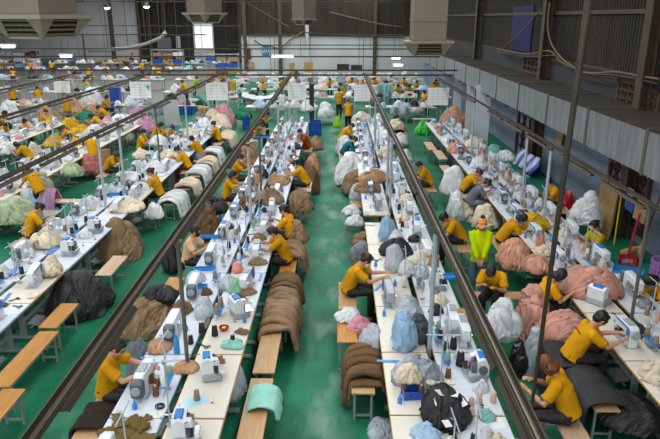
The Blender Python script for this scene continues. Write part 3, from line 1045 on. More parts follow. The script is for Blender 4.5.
BODY_CACHE = {}
def body_mesh(key):
    if key in BODY_CACHE: return BODY_CACHE[key]
    P = POSES[key]
    mb = MB()
    head_bits(mb, P)
    mb.tube([P['neck0'] - P['up'] * .04, P['neck0'], P['neck1'], P['neck1'] + P['hu'] * .05], [.062, .05, .047, .048], 12)
    mb.loft([P['hip'] - P['up'] * .06, P['hip'], P['waist'], P['chest'], P['shc'] - P['up'] * .02, P['neck0']], [(.13, .10), (.15, .11), (.118, .088), (.14, .10), (.15, .075), (.06, .05)], P['rt'])
    for s, a in ((-1, 'l'), (1, 'r')):
        sh, el, wr = P['sh' + a], P['el' + a], P['wr' + a]
        mb.tube([sh - P['rt'] * s * .03, sh, (sh + el) / 2, el, (el * .65 + wr * .35), wr], [.052, .052, .043, .036, .036, .024], 12)
        hand(mb, wr, el, P, s)
        hp, kn, an = P['hip' + a], P['kn' + a], P['an' + a]
        mb.tube([hp, (hp + kn) / 2, kn, (kn * .7 + an * .3), an, an - Vector((0, 0, .045))], [.08, .072, .052, .05, .034, .036], 12)
        f = Vector((s * .02, 1, 0)).normalized()
        mb.tube([an + Vector((0, 0, -.045)) - f * .05, an + Vector((0, 0, -.05)) + f * .04, an + Vector((0, 0, -.058)) + f * .13, an + Vector((0, 0, -.064)) + f * .17], [.034, (.038, .034), (.042, .025), (.03, .016)], 10)
    me = remesh(mb, .0085, M_skin, 'body', .32, 2)
    z0 = min(v.co.z for v in me.vertices)
    BODY_CACHE[key] = me
    return me

SHIRT_CACHE = {}
def shirt_mesh(key, long_=False):
    k = (key, long_)
    if k in SHIRT_CACHE: return SHIRT_CACHE[k]
    P = POSES[key]; mb = MB()
    mb.loft([P['hip'] - P['up'] * (.04 if P['sit'] else .12), P['hip'] + P['up'] * .03, P['waist'], P['chest'], P['shc'] - P['up'] * .03, P['shc'] + P['up'] * .025, P['neck0'] + P['up'] * .012],
            [(.175, .142), (.17, .135), (.158, .125), (.168, .128), (.172, .105), (.13, .08), (.068, .06)], P['rt'])
    for s, a in ((-1, 'l'), (1, 'r')):
        sh, el, wr = P['sh' + a], P['el' + a], P['wr' + a]
        if long_:
            mb.tube([sh - P['rt'] * s * .05, sh, (sh + el) / 2, el, (el + wr) / 2, el * .1 + wr * .9], [.075, .074, .062, .054, .05, .042], 12)
        else:
            e = sh * .25 + el * .75
            mb.tube([sh - P['rt'] * s * .05, sh, sh * .6 + el * .4, e], [.075, .076, .072, .070], 12)
    n0 = P['neck0']
    mb.tube([n0 - P['up'] * .01, n0 + P['up'] * .02 , n0 + P['up'] * .035], [(.075, .072), (.07, .066), (.062, .06)], 14)
    me = remesh(mb, .013, M_yellow, 'shirt', .6, 2, .007, len(SHIRT_CACHE) + 1)
    SHIRT_CACHE[k] = me
    return me

TR_CACHE = {}
def trouser_mesh(key):
    if key in TR_CACHE: return TR_CACHE[key]
    P = POSES[key]; mb = MB()
    hp = P['hip']
    mb.loft([hp + P['up'] * .10, hp + P['up'] * .03, hp, hp - Vector((0, 0, .07))], [(.15, .115), (.165, .13), (.17, .135), (.14, .10)], P['rt'])
    for a in 'lr':
        h, k, n = P['hip' + a], P['kn' + a], P['an' + a]
        mb.tube([h, (h + k) / 2, k, (k + n) / 2, n + Vector((0, 0, .03))], [.095, .088, .072, .064, .058], 12)
    me = remesh(mb, .014, M_trousers, 'trousers', .6, 2, .007, len(TR_CACHE) + 5)
    TR_CACHE[key] = me
    return me

def shoe_mesh(key, a):
    P = POSES[key]; an = P['an' + a]; s = -1 if a == 'l' else 1
    f = Vector((s * .02, 1, 0)).normalized()
    mb = MB()
    mb.loft([an + f * (-.075) + Vector((0, 0, -.058)), an + f * (-.06) + Vector((0, 0, -.05)), an + f * .02 + Vector((0, 0, -.045)), an + f * .12 + Vector((0, 0, -.058)), an + f * .185 + Vector((0, 0, -.066))],
            [(.02, .015), (.038, .034), (.043, .040), (.047, .026), (.02, .012)], (1, 0, 0), 12)
    return mb.mesh('shoe', M_black, True)

HAIR_CACHE = {}
def hair_mesh(key, style):
    k = (key, style)
    if k in HAIR_CACHE: return HAIR_CACHE[k]
    P = POSES[key]
    M = Matrix((P['hr'], P['hf'], P['hu'])).transposed(); c = P['hc']
    L = lambda x, y, z: c + M @ Vector((x, y, z))
    mb = MB()
    mb.ell(L(0, -.026, .034), (.084, .093, .088), M, 18, 12)
    mb.ell(L(0, -.05, -.015), (.076, .06, .07), M, 14, 9)
    mb.ell(L(0, .03, .082), (.058, .045, .03), M, 12, 7)
    for s in (-1, 1):
        mb.ell(L(s * .066, .022, .022), (.018, .034, .05), M, 10, 7)
    if style == 'bun':
        mb.ell(L(0, -.125, .03), (.042, .036, .042), M, 12, 8)
    elif style == 'topbun':
        mb.ell(L(0, -.05, .13), (.045, .045, .036), M, 12, 8)
    elif style == 'pony':
        back = Vector((0, 0, -1)) * .10
        a = L(0, -.11, .03)
        mb.tube([a, a - P['hf'] * .03 + Vector((0, 0, .0)), a - P['hf'] * .045 + back * .7, a - P['hf'] * .035 + back * 1.5, a - P['hf'] * .015 + back * 2.2], [.024, .026, .030, .026, .012], 9)
    elif style == 'bob':
        mb.ell(L(0, -.062, -.05), (.094, .062, .078), M, 14, 9)
        mb.ell(L(0, -.02, .045), (.092, .098, .092), M, 16, 10)
        for s in (-1, 1):
            mb.ell(L(s * .075, -.01, -.045), (.018, .045, .07), M, 10, 7)
    elif style == 'long':
        a = L(0, -.085, -.03)
        mb.loft([L(0, -.06, .05), a, a + Vector((0, 0, -.12)) - P['hf'] * .03, a + Vector((0, 0, -.27)) - P['hf'] * .03], [(.07, .05), (.08, .045), (.07, .03), (.03, .012)], P['hr'], 12)
    me = remesh(mb, .0085, M_hair, 'hair', .5, 2, .006, 3, 55)
    HAIR_CACHE[k] = me
    return me

def mask_mesh(key):
    P = POSES[key]; M = Matrix((P['hr'], P['hf'], P['hu'])).transposed(); c = P['hc']
    vs, fs = [], []
    for t_ in (1.0, 1.03):
        for j in range(6):
            z = -.085 + j * .016
            for i in range(11):
                a = R(-78 + 15.6 * i)
                k = 1.0 - .10 * abs(j - 3) / 3
                vs.append(c + M @ Vector((.072 * k * t_ * math.sin(a), .010 + .094 * k * t_ * math.cos(a), z)))
    for w_ in (0, 1):
        for j in range(5):
            for i in range(10):
                b = w_ * 66 + j * 11 + i
                fs.append((b, b + 1, b + 12, b + 11))
    for j in range(5):
        for i in (0, 10):
            b = j * 11 + i
            fs.append((b, b + 11, b + 77, b + 66))
    for i in range(10):
        for j in (0, 5):
            b = j * 11 + i
            fs.append((b, b + 1, b + 67, b + 66))
    return MB().add(vs, fs).mesh('face_mask', M_mask, True)

SHARED = {}
def shared(key, fn):
    if key not in SHARED: SHARED[key] = fn()
    return SHARED[key]

def setmat(o, m):
    o.material_slots[0].link = 'OBJECT'
    o.material_slots[0].material = m

def person(key, loc, rz, label, shirt=None, hair='bun', mask=None, trousers=None, hairmat=None, long_=False, s=1.0, face=False, logo=False, hat=None, group=None):
    P = POSES[key]
    b = link('person', body_mesh(key))
    b.location = loc; b.rotation_euler = (0, 0, rz); b.scale = (s, s, s)
    tag(b, label, 'person', group)
    o = link('shirt', shirt_mesh(key, long_), b); setmat(o, shirt or M_yellow)
    o = link('trousers', trouser_mesh(key), b); setmat(o, trousers or M_trousers)
    if hair:
        o = link('hair', hair_mesh(key, hair), b)
        if hairmat: setmat(o, hairmat)
    for a in 'lr':
        link('shoe', shared(('shoe', key, a), lambda: shoe_mesh(key, a)), b)
    if mask:
        o = link('face_mask', shared(('mask', key), lambda: mask_mesh(key)), b); setmat(o, mask)
    M = Matrix((P['hr'], P['hf'], P['hu'])).transposed(); c = P['hc']
    L = lambda x, y, z: c + M @ Vector((x, y, z))
    if face:
        for s_ in (-1, 1):
            MB().ell(L(s_ * .03, .078, .004), (.013, .008, .006), M, 8, 5).build('eye', M_black, b, True)
            MB().ell(L(s_ * .03, .080, .022), (.018, .006, .004), M, 8, 5).build('eyebrow', M_hair, b, True)
        if not mask:
            MB().ell(L(0, .090, -.056), (.020, .008, .006), M, 8, 5).build('lips', mat('lips', '#A8504C', .5), b, True)
    if logo:
        m2 = MB()
        up, rt = P['up'], P['rt']; bk = -(up.cross(rt))
        Mx = Matrix((rt, up, bk)).transposed()
        base = P['shc'] - up * .07 + bk * .128
        x = -.085
        for i, (w_, h_) in enumerate(((.022, .03), (.02, .03), (.024, .03), (.0, 0), (.018, .024), (.02, .024), (.016, .024), (.02, .024))):
            if w_:
                cc = base + rt * (x + w_ / 2)
                m2.box(cc, (w_ * .8, h_, .006), M=Mx)
                x += w_ + .004
            else: x += .02
        m2.build('back_print', mat('red_print', '#A3281C', .7), b)
    if hat:
        hat(b, P, L, M)
    return b

# seated poses at a sewing table, and standing ones
pose('sew', True, 24, 0, 30, 0)
pose('sew_low', True, 34, 0, 34, 8, (-.14, .56, .84), (.10, .52, .84))
pose('sew_up', True, 14, 0, 16, -10, (-.12, .46, .88), (.13, .42, .90))
pose('reach', True, 26, 8, 18, -6, (-.02, .64, .88), (.16, .58, .86))
pose('reach2', True, 20, -6, 22, 12, (-.16, .56, .86), (.10, .60, .90))
pose('reach3', True, 12, 0, 26, 10, (-.04, .56, .92), (.12, .50, .90))
pose('turn', True, 22, 16, 26, 28, (-.05, .50, .86), (.20, .42, .86))
pose('turn2', True, 22, -16, 30, -30, (-.22, .42, .86), (.06, .50, .86))
pose('upright', True, 8, 0, 20, 0, (-.12, .44, .86), (.12, .40, .86))
pose('stand', False, 4, 0, 14, 0, (-.05, .34, .98), (.05, .34, .98))
pose('stand_work', False, 16, 0, 26, 0, (-.14, .48, .90), (.14, .46, .90))
pose('stand_clasp', False, 2, 0, 22, 6, (-.03, .27, .78), (.035, .27, .80))
pose('stand_bend', False, 34, 0, 26, 10, (-.12, .62, .86), (.14, .60, .86))

# ------------------------------------------------------------------ furniture prototypes (kept as meshes, linked per copy)
def table_meshes(edge, key, top=M_white, L=1.355):
    W = .60
    d = {}
    d['top'] = MB().rbox((0, 0, .734), (W, L, .032), .006).mesh('table_top', top)
    d['edge'] = MB().box((0, 0, .727), (W + .012, L + .012, .026)).mesh('edge_band', edge)
    lg = MB()
    lg.rbox((0, 0, .38), (.09, .05, .66), .008).rbox((0, 0, .035), (.52, .07, .05), .012).rbox((0, 0, .70), (.46, .05, .03), .006)
    for s in (-1, 1):
        lg.cyl((s * .24, 0, 0), (s * .24, 0, .012), .03, n=8)
    d['leg'] = lg.mesh('leg', M_legmetal)
    d['bar'] = MB().box((0, 0, .30), (.05, L - .3, .035)).mesh('crossbar', M_legmetal)
    d['motor'] = MB().cyl((.06, -.10, .60), (.06, .12, .60), .075, n=14).cyl((.06, .12, .60), (.06, .17, .60), .05, n=14).box((.06, 0, .69), (.10, .16, .05)).mesh('motor', M_machdark, 35)
    d['treadle'] = MB().box((0, 0, .10), (.20, .34, .02), M=Matrix.Rotation(R(10), 3, 'Y')).cyl((0, -.25, .08), (0, .25, .08), .012, n=6).mesh('treadle', M_legmetal)
    return d
TM = {'wood': table_meshes(M_woodedge, 'w', M_cream), 'blue': table_meshes(M_blueedge, 'b'), 'white': table_meshes(M_woodedge, 'x', M_white)}
def sewing_table(x, y, rz, kind, label, group, full=True):
    d = TM[kind]
    t = thing('sewing_table', (x, y, 0), rz, label, 'table', group)
    link('table_top', d['top'], t); link('edge_band', d['edge'], t)
    for s in (-1, 1):
        link('leg', d['leg'], t).location.y = s * .48
    if full:
        link('crossbar', d['bar'], t)
        link('motor', d['motor'], t); link('treadle', d['treadle'], t)
    return t

def bench_meshes(top, L, edge=None):
    d = {}
    d['seat'] = MB().rbox((0, 0, .452), (.30, L, .022), .004).mesh('seat', top)
    lg = MB()
    for s in (-1, 1):
        lg.box((s * .11, 0, .22), (.03, .03, .44))
    lg.box((0, 0, .426), (.25, .03, .03)).box((0, 0, .07), (.25, .025, .025))
    d['leg'] = lg.mesh('leg_frame', M_legmetal)
    rl = MB()
    for s in (-1, 1):
        rl.box((s * .13, 0, .43), (.02, L - .04, .024))
    d['rail'] = rl.mesh('seat_rail', M_steel)
    return d
BM = {}
def bench(x, y, rz, top, L, label, group=None):
    k = (top.name, round(L, 2))
    if k not in BM: BM[k] = bench_meshes(top, L)
    d = BM[k]
    t = thing('bench', (x, y, 0), rz, label, 'bench', group)
    link('seat', d['seat'], t); link('seat_rail', d['rail'], t)
    for s in (-1, 1):
        link('leg_frame', d['leg'], t).location.y = s * (L / 2 - .10)
    return t

# sewing machine heads; operator at -y, handwheel on +x
def mach_meshes():
    d = {}
    prof = [(.25, .0), (.25, .27), (.21, .30), (-.17, .285), (-.24, .26), (-.25, .14), (-.235, .10), (-.175, .10), (-.165, .15), (-.15, .175), (.07, .185), (.115, .15), (.12, .0)]
    b = MB()
    # slightly barrel-shaped body: three slices
    for ya, yb_, sc in ((-.062, -.045, .97), ):
        pass
    cx, cz = 0.04, .17
    rings = []
    for yy, sc in ((-.062, .93), (-.045, 1.0), (.045, 1.0), (.062, .93)):
        rings.append([(cx + (u - cx) * sc, yy, (cz + (v - cz) * sc) if v > .01 else 0.012) for u, v in prof])
    n = len(prof)
    vs = [p for r in rings for p in r]
    fs = [tuple(range(n - 1, -1, -1)), tuple(range(3 * n, 4 * n))]
    for i in range(3):
        for k in range(n):
            j = (k + 1) % n
            fs.append((i * n + k, i * n + j, (i + 1) * n + j, (i + 1) * n + k))
    b.add(vs, fs)
    d['body'] = b.mesh('machine_body', M_machine)
    d['bed'] = MB().rbox((0, 0, .006), (.50, .19, .012), .004).mesh('bed_plate', M_machgrey)
    d['wheel'] = MB().cyl((.255, 0, .20), (.285, 0, .20), .062, n=16).cyl((.285, 0, .20), (.30, 0, .20), .035, n=12).mesh('handwheel', M_machgrey, 35)
    d['stripe'] = MB().box((.01, -.0645, .262), (.40, .004, .022)).box((.185, -.0645, .20), (.10, .004, .09)).mesh('blue_panel', M_blue)
    d['top'] = MB().rbox((.06, .0, .302), (.20, .10, .022), .008).mesh('control_panel', M_blue)
    d['needle'] = MB().cyl((-.205, 0, .02), (-.205, 0, .10), .006, n=6).box((-.205, 0, .018), (.03, .04, .008)).cyl((-.19, 0, .03), (-.19, 0, .12), .005, n=6).mesh('needle_bar', M_chrome)
    d['dial'] = MB().cyl((-.20, -.06, .19), (-.20, -.085, .19), .018, n=10).mesh('tension_dial', M_chrome)
    d['motorbox'] = MB().rbox((.30, .0, .16), (.13, .15, .22), .025).mesh('motor_housing', M_machdark)
    d['motorcap'] = MB().cyl((.365, 0, .17), (.385, 0, .17), .055, n=16).cyl((.385, 0, .17), (.392, 0, .17), .028, n=12).mesh('motor_cap', M_machgrey, 35)
    d['lever'] = MB().tube([(-.14, .06, .10), (-.12, .075, .12), (-.06, .08, .11)], .006, 6).mesh('lift_lever', M_chrome)
    return d
MM = mach_meshes()
def lockstitch(loc, rz, label, motor=False, top=True, group=None, full=True, bodymat=None):
    t = thing('sewing_machine', loc, rz, label, 'sewing machine', group)
    o = link('machine_body', MM['body'], t)
    if bodymat: setmat(o, bodymat)
    link('bed_plate', MM['bed'], t)
    link('blue_panel', MM['stripe'], t)
    link('needle_bar', MM['needle'], t)
    if motor:
        o = link('motor_housing', MM['motorbox'], t); link('motor_cap', MM['motorcap'], o)
    else:
        link('handwheel', MM['wheel'], t)
    if top:
        o = link('control_panel', MM['top'], t)
        if hash((round(loc[0], 2), round(loc[1], 2))) % 10 < 7: setmat(o, M_machgrey)
    if full:
        link('tension_dial', MM['dial'], t); link('lift_lever', MM['lever'], t)
    return t
def over_meshes():
    d = {}
    d['base'] = MB().rbox((0, 0, .055), (.30, .24, .11), .02).mesh('base_case', M_machgrey)
    d['plate'] = MB().rbox((-.06, -.10, .115), (.22, .12, .012), .004).mesh('cloth_plate', M_chrome)
    b = MB()
    b.prism([(-.02, .10), (.12, .10), (.12, .27), (.05, .31), (-.02, .28)], 'x', -.13, .14, taper=1.0)
    b.prism([(-.10, .20), (-.02, .20), (-.02, .28), (-.08, .27)], 'x', -.10, -.02)
    d['body'] = b.mesh('machine_body', M_machine)
    d['cover'] = MB().rbox((.05, -.06, .17), (.14, .05, .11), .012).mesh('front_cover', M_machdark)
    d['wheel'] = MB().cyl((.15, .04, .18), (.185, .04, .18), .055, n=14).mesh('handwheel', M_machdark, 35)
    d['knob'] = MB().cyl((0, -.0, 0), (0, -.03, .01), .012, n=8).mesh('tension_knob', M_black)
    d['head'] = MB().rbox((.0, .05, .305), (.16, .09, .03), .01).mesh('top_cover', M_blue)
    d['needle'] = MB().cyl((-.06, -.06, .12), (-.06, -.06, .20), .006, n=6).mesh('needle_bar', M_chrome)
    return d
OM = over_meshes()
def overlock(loc, rz, label, group=None, full=True):
    t = thing('overlock_machine', loc, rz, label, 'sewing machine', group)
    for k, nm in (('base', 'base_case'), ('plate', 'cloth_plate'), ('body', 'machine_body'), ('cover', 'front_cover'), ('wheel', 'handwheel'), ('needle', 'needle_bar'), ('head', 'top_cover')):
        link(nm, OM[k], t)
    if full:
        for i in range(4):
            link('tension_knob', OM['knob'], t).location = (-.09 + i * .05, -.02, .255)
    return t

# thread stand: origin on the table top; arm along x
def stand_meshes():
    d = {}
    d['pole'] = MB().cyl((0, 0, .012), (0, 0, .62), .009, n=8).mesh('pole', M_steel)
    d['base'] = MB().cyl((0, 0, 0), (0, 0, .012), .04, n=12).mesh('base', M_machgrey)
    d['arm'] = MB().cyl((-.20, 0, .61), (.20, 0, .61), .008, n=6).cyl((0, 0, .61), (0, .05, .64), .006, n=6).mesh('guide_arm', M_steel)
    d['tray'] = MB().rbox((0, 0, .105), (.34, .10, .012), .004).mesh('tray', M_bluetray)
    d['trayw'] = MB().cyl((-.12, 0, .10), (-.12, 0, .112), .055, n=14).cyl((.12, 0, .10), (.12, 0, .112), .055, n=14).box((0, 0, .104), (.24, .02, .01)).mesh('tray', M_cream)
    d['pin'] = MB().cyl((0, 0, .112), (0, 0, .20), .004, n=5).mesh('spool_pin', M_steel)
    return d
SM = stand_meshes()
def thread_stand(loc, rz, label, blue=True, s=1.0, group=None, full=True):
    t = thing('thread_stand', loc, rz, label, 'thread stand', group)
    t.scale = (1, 1, s)
    link('pole', SM['pole'], t); link('guide_arm', SM['arm'], t)
    link('tray', SM['tray' if blue else 'trayw'], t)
    if full:
        link('base', SM['base'], t)
        for x in (-.12, .12):
            link('spool_pin', SM['pin'], t).location.x = x
    return t

def cone_mesh(m):
    k = 'cone' + m.name
    if k not in SHARED:
        SHARED[k] = (MB().lathe([(.020, .01), (.036, .008), (.040, .02), (.030, .13), (.022, .138), (.0085, .138), (.020, .01)], n=12).mesh('thread_wrap', m, 40),
                     MB().lathe([(.006, 0), (.030, 0), (.030, .01), (.012, .15), (.006, .15), (.006, 0)], n=10).mesh('spool_core', M_cream, 40))
    return SHARED[k]
def cone(loc, m, label, group=None, s=1.0):
    a, c = cone_mesh(m)
    o = link('thread_cone', a); o.location = loc; o.scale = (s, s, s)
    tag(o, label, 'thread cone', group)
    link('spool_core', c, o)
    return o

# ------------------------------------------------------------------ cloth
def heap_mesh(name, m, rx, ry, h, seed, N=56, Mr=22, amp=.25, fr=5.0, an=(1, 1, 1), sq=2.0, flat=.75, mats=None):
    """a heap of crumpled cloth: superellipse dome with ridged folds, closed underneath"""
    off = Vector((seed * 7.31, seed * 3.77, seed * 1.13))
    vs, fs = [], []
    S = min(rx, ry, h * 1.3)
    def pt(a, s):
        ca, sa = math.cos(a), math.sin(a)
        k = (abs(ca) ** sq + abs(sa) ** sq) ** (-1 / sq)
        lump = 1 + .22 * noise.noise(Vector((ca * 1.4, sa * 1.4, seed * 2.3)))
        r = math.sin(s * PI / 2) ** .85 * k * lump
        z = max(0, math.cos(s * PI / 2)) ** flat
        p = Vector((rx * r * ca, ry * r * sa, h * z))
        q = Vector((p.x * an[0], p.y * an[1], p.z * an[2])) * fr + off
        w = noise.noise_vector(q * .6) * .8
        rd = 1 - abs(noise.noise(q + w)) * 2
        rd2 = 1 - abs(noise.noise(q * 2.2 + w)) * 2
        dsp = (rd * .7 + rd2 * .35 - .45) * amp * S
        nrm = Vector((ca * s / max(rx, .01), sa * s / max(ry, .01), (1.05 - s) / max(h, .01))).normalized()
        p += nrm * dsp
        if s > .93: p.z = max(p.z, 0)
        p.z = max(p.z, 0.0 if s > .9 else .004)
        return p
    vs.append(pt(0, 0.0))
    for j in range(1, Mr + 1):
        for i in range(N):
            p = pt(2 * PI * i / N, j / Mr)
            if j == Mr: p.z = 0
            vs.append(p)
    for i in range(N):
        fs.append((0, 1 + i, 1 + (i + 1) % N))
    for j in range(Mr - 1):
        for i in range(N):
            k = (i + 1) % N
            a = 1 + j * N
            fs.append((a + i, a + N + i, a + N + k, a + k))
    fs.append(tuple(range(1 + (Mr - 1) * N, 1 + Mr * N)))
    me = MB().add(vs, fs).mesh(name, m, True)
    return me


def patch_layers(rx, ry, h, seed, K, strip=None, size=1.0, fold=.5, nu=13, nv=17, freq=None):
    """K draped sheets lying over a dome rx, ry, h: [(verts, faces)]"""
    r_ = random.Random(seed * 17 + 3)
    S = (rx * ry) ** .5
    sm = min(rx, ry)
    def dome(x, y):
        q = math.hypot(x / rx, y / ry)
        lm = 1 + .42 * noise.noise(Vector((x / S * 1.5, y / S * 1.5, seed * 3.3))) + .2 * noise.noise(Vector((x / S * 3.4, y / S * 3.4, seed)))
        if q <= .9:
            return Vector((x, y, h * lm * (1 - q ** 1.9) ** .78))
        e = h * lm * (1 - .9 ** 1.9) ** .78
        over = (q - .9) * S
        k = (.9 + .16 * min(1, over / S)) / q
        return Vector((x * k, y * k, e - over * .8))
    out = []
    for n in range(K):
        a0 = 2 * PI * (n * .381966 + r_.random() * .15)
        q0 = (.30 + .62 * math.sqrt((n % 7 + .5) / 7)) if n < K * .72 else r_.random() * .4
        cx, cy = rx * q0 * math.cos(a0), ry * q0 * math.sin(a0)
        if strip is not None:
            th = strip + r_.gauss(0, .28)
            Lu, Lv = S * r_.uniform(.22, .34) * size, S * r_.uniform(.75, 1.15) * size
        else:
            th = a0 + r_.uniform(-.9, .9)
            Lu, Lv = S * r_.uniform(.42, .70) * size, S * r_.uniform(.5, .95) * size
        # u across the folds, v along them
        eu, ev = Vector((-math.sin(th), math.cos(th), 0)), Vector((math.cos(th), math.sin(th), 0))
        off = Vector((r_.random() * 50, r_.random() * 50, r_.random() * 50))
        fq = (freq or r_.uniform(2.6, 4.6)) / max(Lu, .05) * .5
        amp = fold * r_.uniform(.45, .75) * Lu / max(1.0, fq * Lu * .5) * (1 if strip is None else 1.15)
        amp = min(amp, .075 * fold)
        lay = .006 + (.05 * (n / K) + .02 * r_.random()) * (min(1, h / .4))
        vs, fs = [], []
        for jj in range(nv + 1):
            v = (jj / nv * 2 - 1)
            for ii in range(nu + 1):
                u = (ii / nu * 2 - 1)
                wu = u * Lu * (1 + .25 * noise.noise(Vector((v * 1.5, n, seed)))) * (1 - .25 * abs(v) ** 3)
                wv = v * Lv * (1 + .22 * noise.noise(Vector((u * 1.7, n + 9, seed))))
                bend = .25 * Lv * v * v * math.sin(n * 2.1 + seed)
                X, Y = cx + eu.x * (wu + bend) + ev.x * wv, cy + eu.y * (wu + bend) + ev.y * wv
                p = dome(X, Y)
                e = .02 * S
                dx, dy = dome(X + e, Y), dome(X, Y + e)
                nn = (dx - p).cross(dy - p)
                nn = nn.normalized() if nn.length > 1e-9 else Vector((0, 0, 1))
                if nn.z < 0: nn = -nn
                g = noise.noise(Vector((wu * fq + 1.2 * noise.noise(Vector((wu * 3, wv * 2.2, n)) ), wv * fq * .22, 0)) + off)
                f1 = 1 - 2.2 * abs(g)
                f2 = noise.noise(Vector((wu * fq * 2.3, wv * fq * .5, 3)) + off)
                rim = max(abs(u), abs(v)) ** 6
                dd = lay + amp * (f1 * .9 + f2 * .5) * (1 - .2 * rim) - rim * (.01 + lay * .35)
                p = p + nn * dd
                if p.z < .004: p.z = .004 + .002 * (n % 5)
                vs.append(p)
        W_ = nu + 1
        for jj in range(nv):
            for ii in range(nu):
                a = jj * W_ + ii
                fs.append((a, a + 1, a + W_ + 1, a + W_))
        out.append((vs, fs))
    return out

HEAPS = {}
def heap(name, loc, rx, ry, h, m, label, cat='cloth', seed=1, rz=0, group=None, N=56, Mr=22, amp=.25, fr=5.0, an=(1, 1, 1), sq=2.0, flat=.75, share=None, K=None, strip=None, size=1.0, fold=1.0):
    plastic = 'bag' in name
    if share is not None:
        if share not in HEAPS:
            mb = MB()
            b_ = heap_mesh(name, C_white, rx * .86, ry * .86, h * .8, seed, 24, 8, .12, fr, an, 2.0, flat)
            mb.add([v.co for v in b_.vertices], [tuple(f.vertices) for f in b_.polygons])
            for vs, fs in patch_layers(rx * .9, ry * .9, h * .85, seed, K or 5, strip, size, fold, 10, 12):
                mb.add(vs, fs)
            HEAPS[share] = mb.mesh(name, C_white, True)
        o = link(name, HEAPS[share]); o.location = loc; o.rotation_euler = (0, 0, rz)
        setmat(o, m)
        return tag(o, label, cat, group)
    if plastic:
        me = heap_mesh(name, m, rx * .9, ry * .9, h * .85, seed, 44, 16, .2, fr * 1.3, an, sq, flat)
        o = link(name, me); o.location = loc; o.rotation_euler = (0, 0, rz)
        tag(o, label, cat, group)
        mb = MB()
        for vs, fs in patch_layers(rx * .9, ry * .9, h * .9, seed, 8, None, .9, .8, 16, 18, 7.0):
            mb.add(vs, fs)
        mb.build('bag_film', m, o)
        return o
    if strip is None and max(an[0], an[1]) > 1.25:
        strip = PI / 2 if an[0] > an[1] else 0.0
    big = N >= 80
    K = K or ((26 if big else 14) if strip is None else (26 if big else 15))
    if strip is None: size *= .74
    me = heap_mesh(name, m, rx * .85, ry * .85, h * .72, seed, 40, 14, .2, fr, (1, 1, 1), 2.0, .8)
    o = link(name, me); o.location = loc; o.rotation_euler = (0, 0, rz)
    tag(o, label, cat, group)
    for vs, fs in patch_layers(rx * .95, ry * .95, h * .9, seed, K, strip, size, fold * (1 if S_big(rx, ry, h) else .75), *((22, 26) if big else (14, 16))):
        MB().add(vs, fs).build('cloth_fold', m, o, True)
    return o
def ensure_scraps():
    for v in range(8):
        o = heap('cloth_scrap', (0, 0, 0), .24, .19, .13, C_white, 'cloth scrap proto to be removed', 'cloth', v, 0, 'g', 40, 14, .35, 7.0, share='scrap%d' % v)
        bpy.data.objects.remove(o)
    USED.pop('cloth scrap proto to be removed', None)
def S_big(rx, ry, h): return min(rx, ry) > .28 and h > .22

def drape(name, loc, w, L, topz, hang_a, hang_b, m, label, seed=1, rz=0, cat='cloth', thick=.05, fold=.035, fr=7.0, group=None, layers=1, mound=.0, flare=.12):
    """cloth laid over a bench: across = x, length = y; hangs down hang_a on -x and hang_b on +x"""
    off = Vector((seed * 5.3, seed * 2.1, 0))
    na, nl = 34, 44
    tot = hang_a + w + hang_b
    def surf(u, v, k):
        d = u * tot
        y = (v - .5) * L
        ed = 1 - (2 * abs(v - .5)) ** 6 * .25
        ha = hang_a * (1 + .25 * noise.noise(Vector((v * 4, seed, 1))))
        if d < hang_a:
            t = (hang_a - d) / hang_a
            x, z, nx, nz = -w / 2 - flare * t * hang_a - .01, -t * ha, -1, 0.15
        elif d > hang_a + w:
            t = (d - hang_a - w) / hang_b
            hb = hang_b * (1 + .25 * noise.noise(Vector((v * 4, seed, 9))))
            x, z, nx, nz = w / 2 + flare * t * hang_b + .01, -t * hb, 1, .15
        else:
            q = (d - hang_a) / w
            x, z = -w / 2 + q * w, .02 + .03 * math.sin(q * PI) + mound * math.sin(q * PI)
            nx, nz = (q - .5) * 1.2, 1
            t = 0
        f = noise.noise(Vector((y * fr, d * 1.6, 0)) + off)
        f = 1 - 2 * abs(f)
        f2 = noise.noise(Vector((y * fr * 2.6, d * 3.0, 4)) + off)
        amp = fold * (1 + 1.2 * t) * k
        g = max(0.0, f * .75 + f2 * .4 + .35)
        if k == 0: g = 0
        return Vector((x + nx * (g * amp + thick * k * (.6 if t else .3)), y * (1 + .05 * t * (1 if k else .8)), z + nz * (g * amp * .8 + thick * k * .5)))
    vs, fs = [], []
    for k in (0, 1):
        for j in range(nl + 1):
            for i in range(na + 1):
                vs.append(surf(i / na, j / nl, k))
    W_ = na + 1
    B = W_ * (nl + 1)
    for k in (0, 1):
        for j in range(nl):
            for i in range(na):
                a = k * B + j * W_ + i
                fs.append((a, a + 1, a + W_ + 1, a + W_))
    for j in range(nl):
        for i in (0, na):
            a = j * W_ + i
            fs.append((a, a + W_, a + W_ + B, a + B))
    for i in range(na):
        for j in (0, nl):
            a = j * W_ + i
            fs.append((a, a + 1, a + 1 + B, a + B))
    o = MB().add(vs, fs).build(name, m, None, True)
    o.location = (loc[0], loc[1], topz); o.rotation_euler = (0, 0, rz)
    return tag(o, label, cat, group)

def box_thing(name, loc, size, m, label, cat, rz=0, lid=None):
    o = MB().rbox((0, 0, size[2] / 2), size, min(size) * .06).build(name, m)
    o.location = loc; o.rotation_euler = (0, 0, rz)
    return tag(o, label, cat)

def bottle(loc, m, label, s=1.0):
    o = MB().lathe([(.034, 0), (.036, .01), (.036, .15), (.030, .175), (.014, .20), (.014, .215)], n=14).build('bottle', m, None, 40)
    o.location = loc; o.scale = (s, s, s)
    tag(o, label, 'bottle')
    MB().cyl((0, 0, .214), (0, 0, .24), .016, n=12).build('cap', M_bluetray, o)
    return o
rng = random.Random(11)
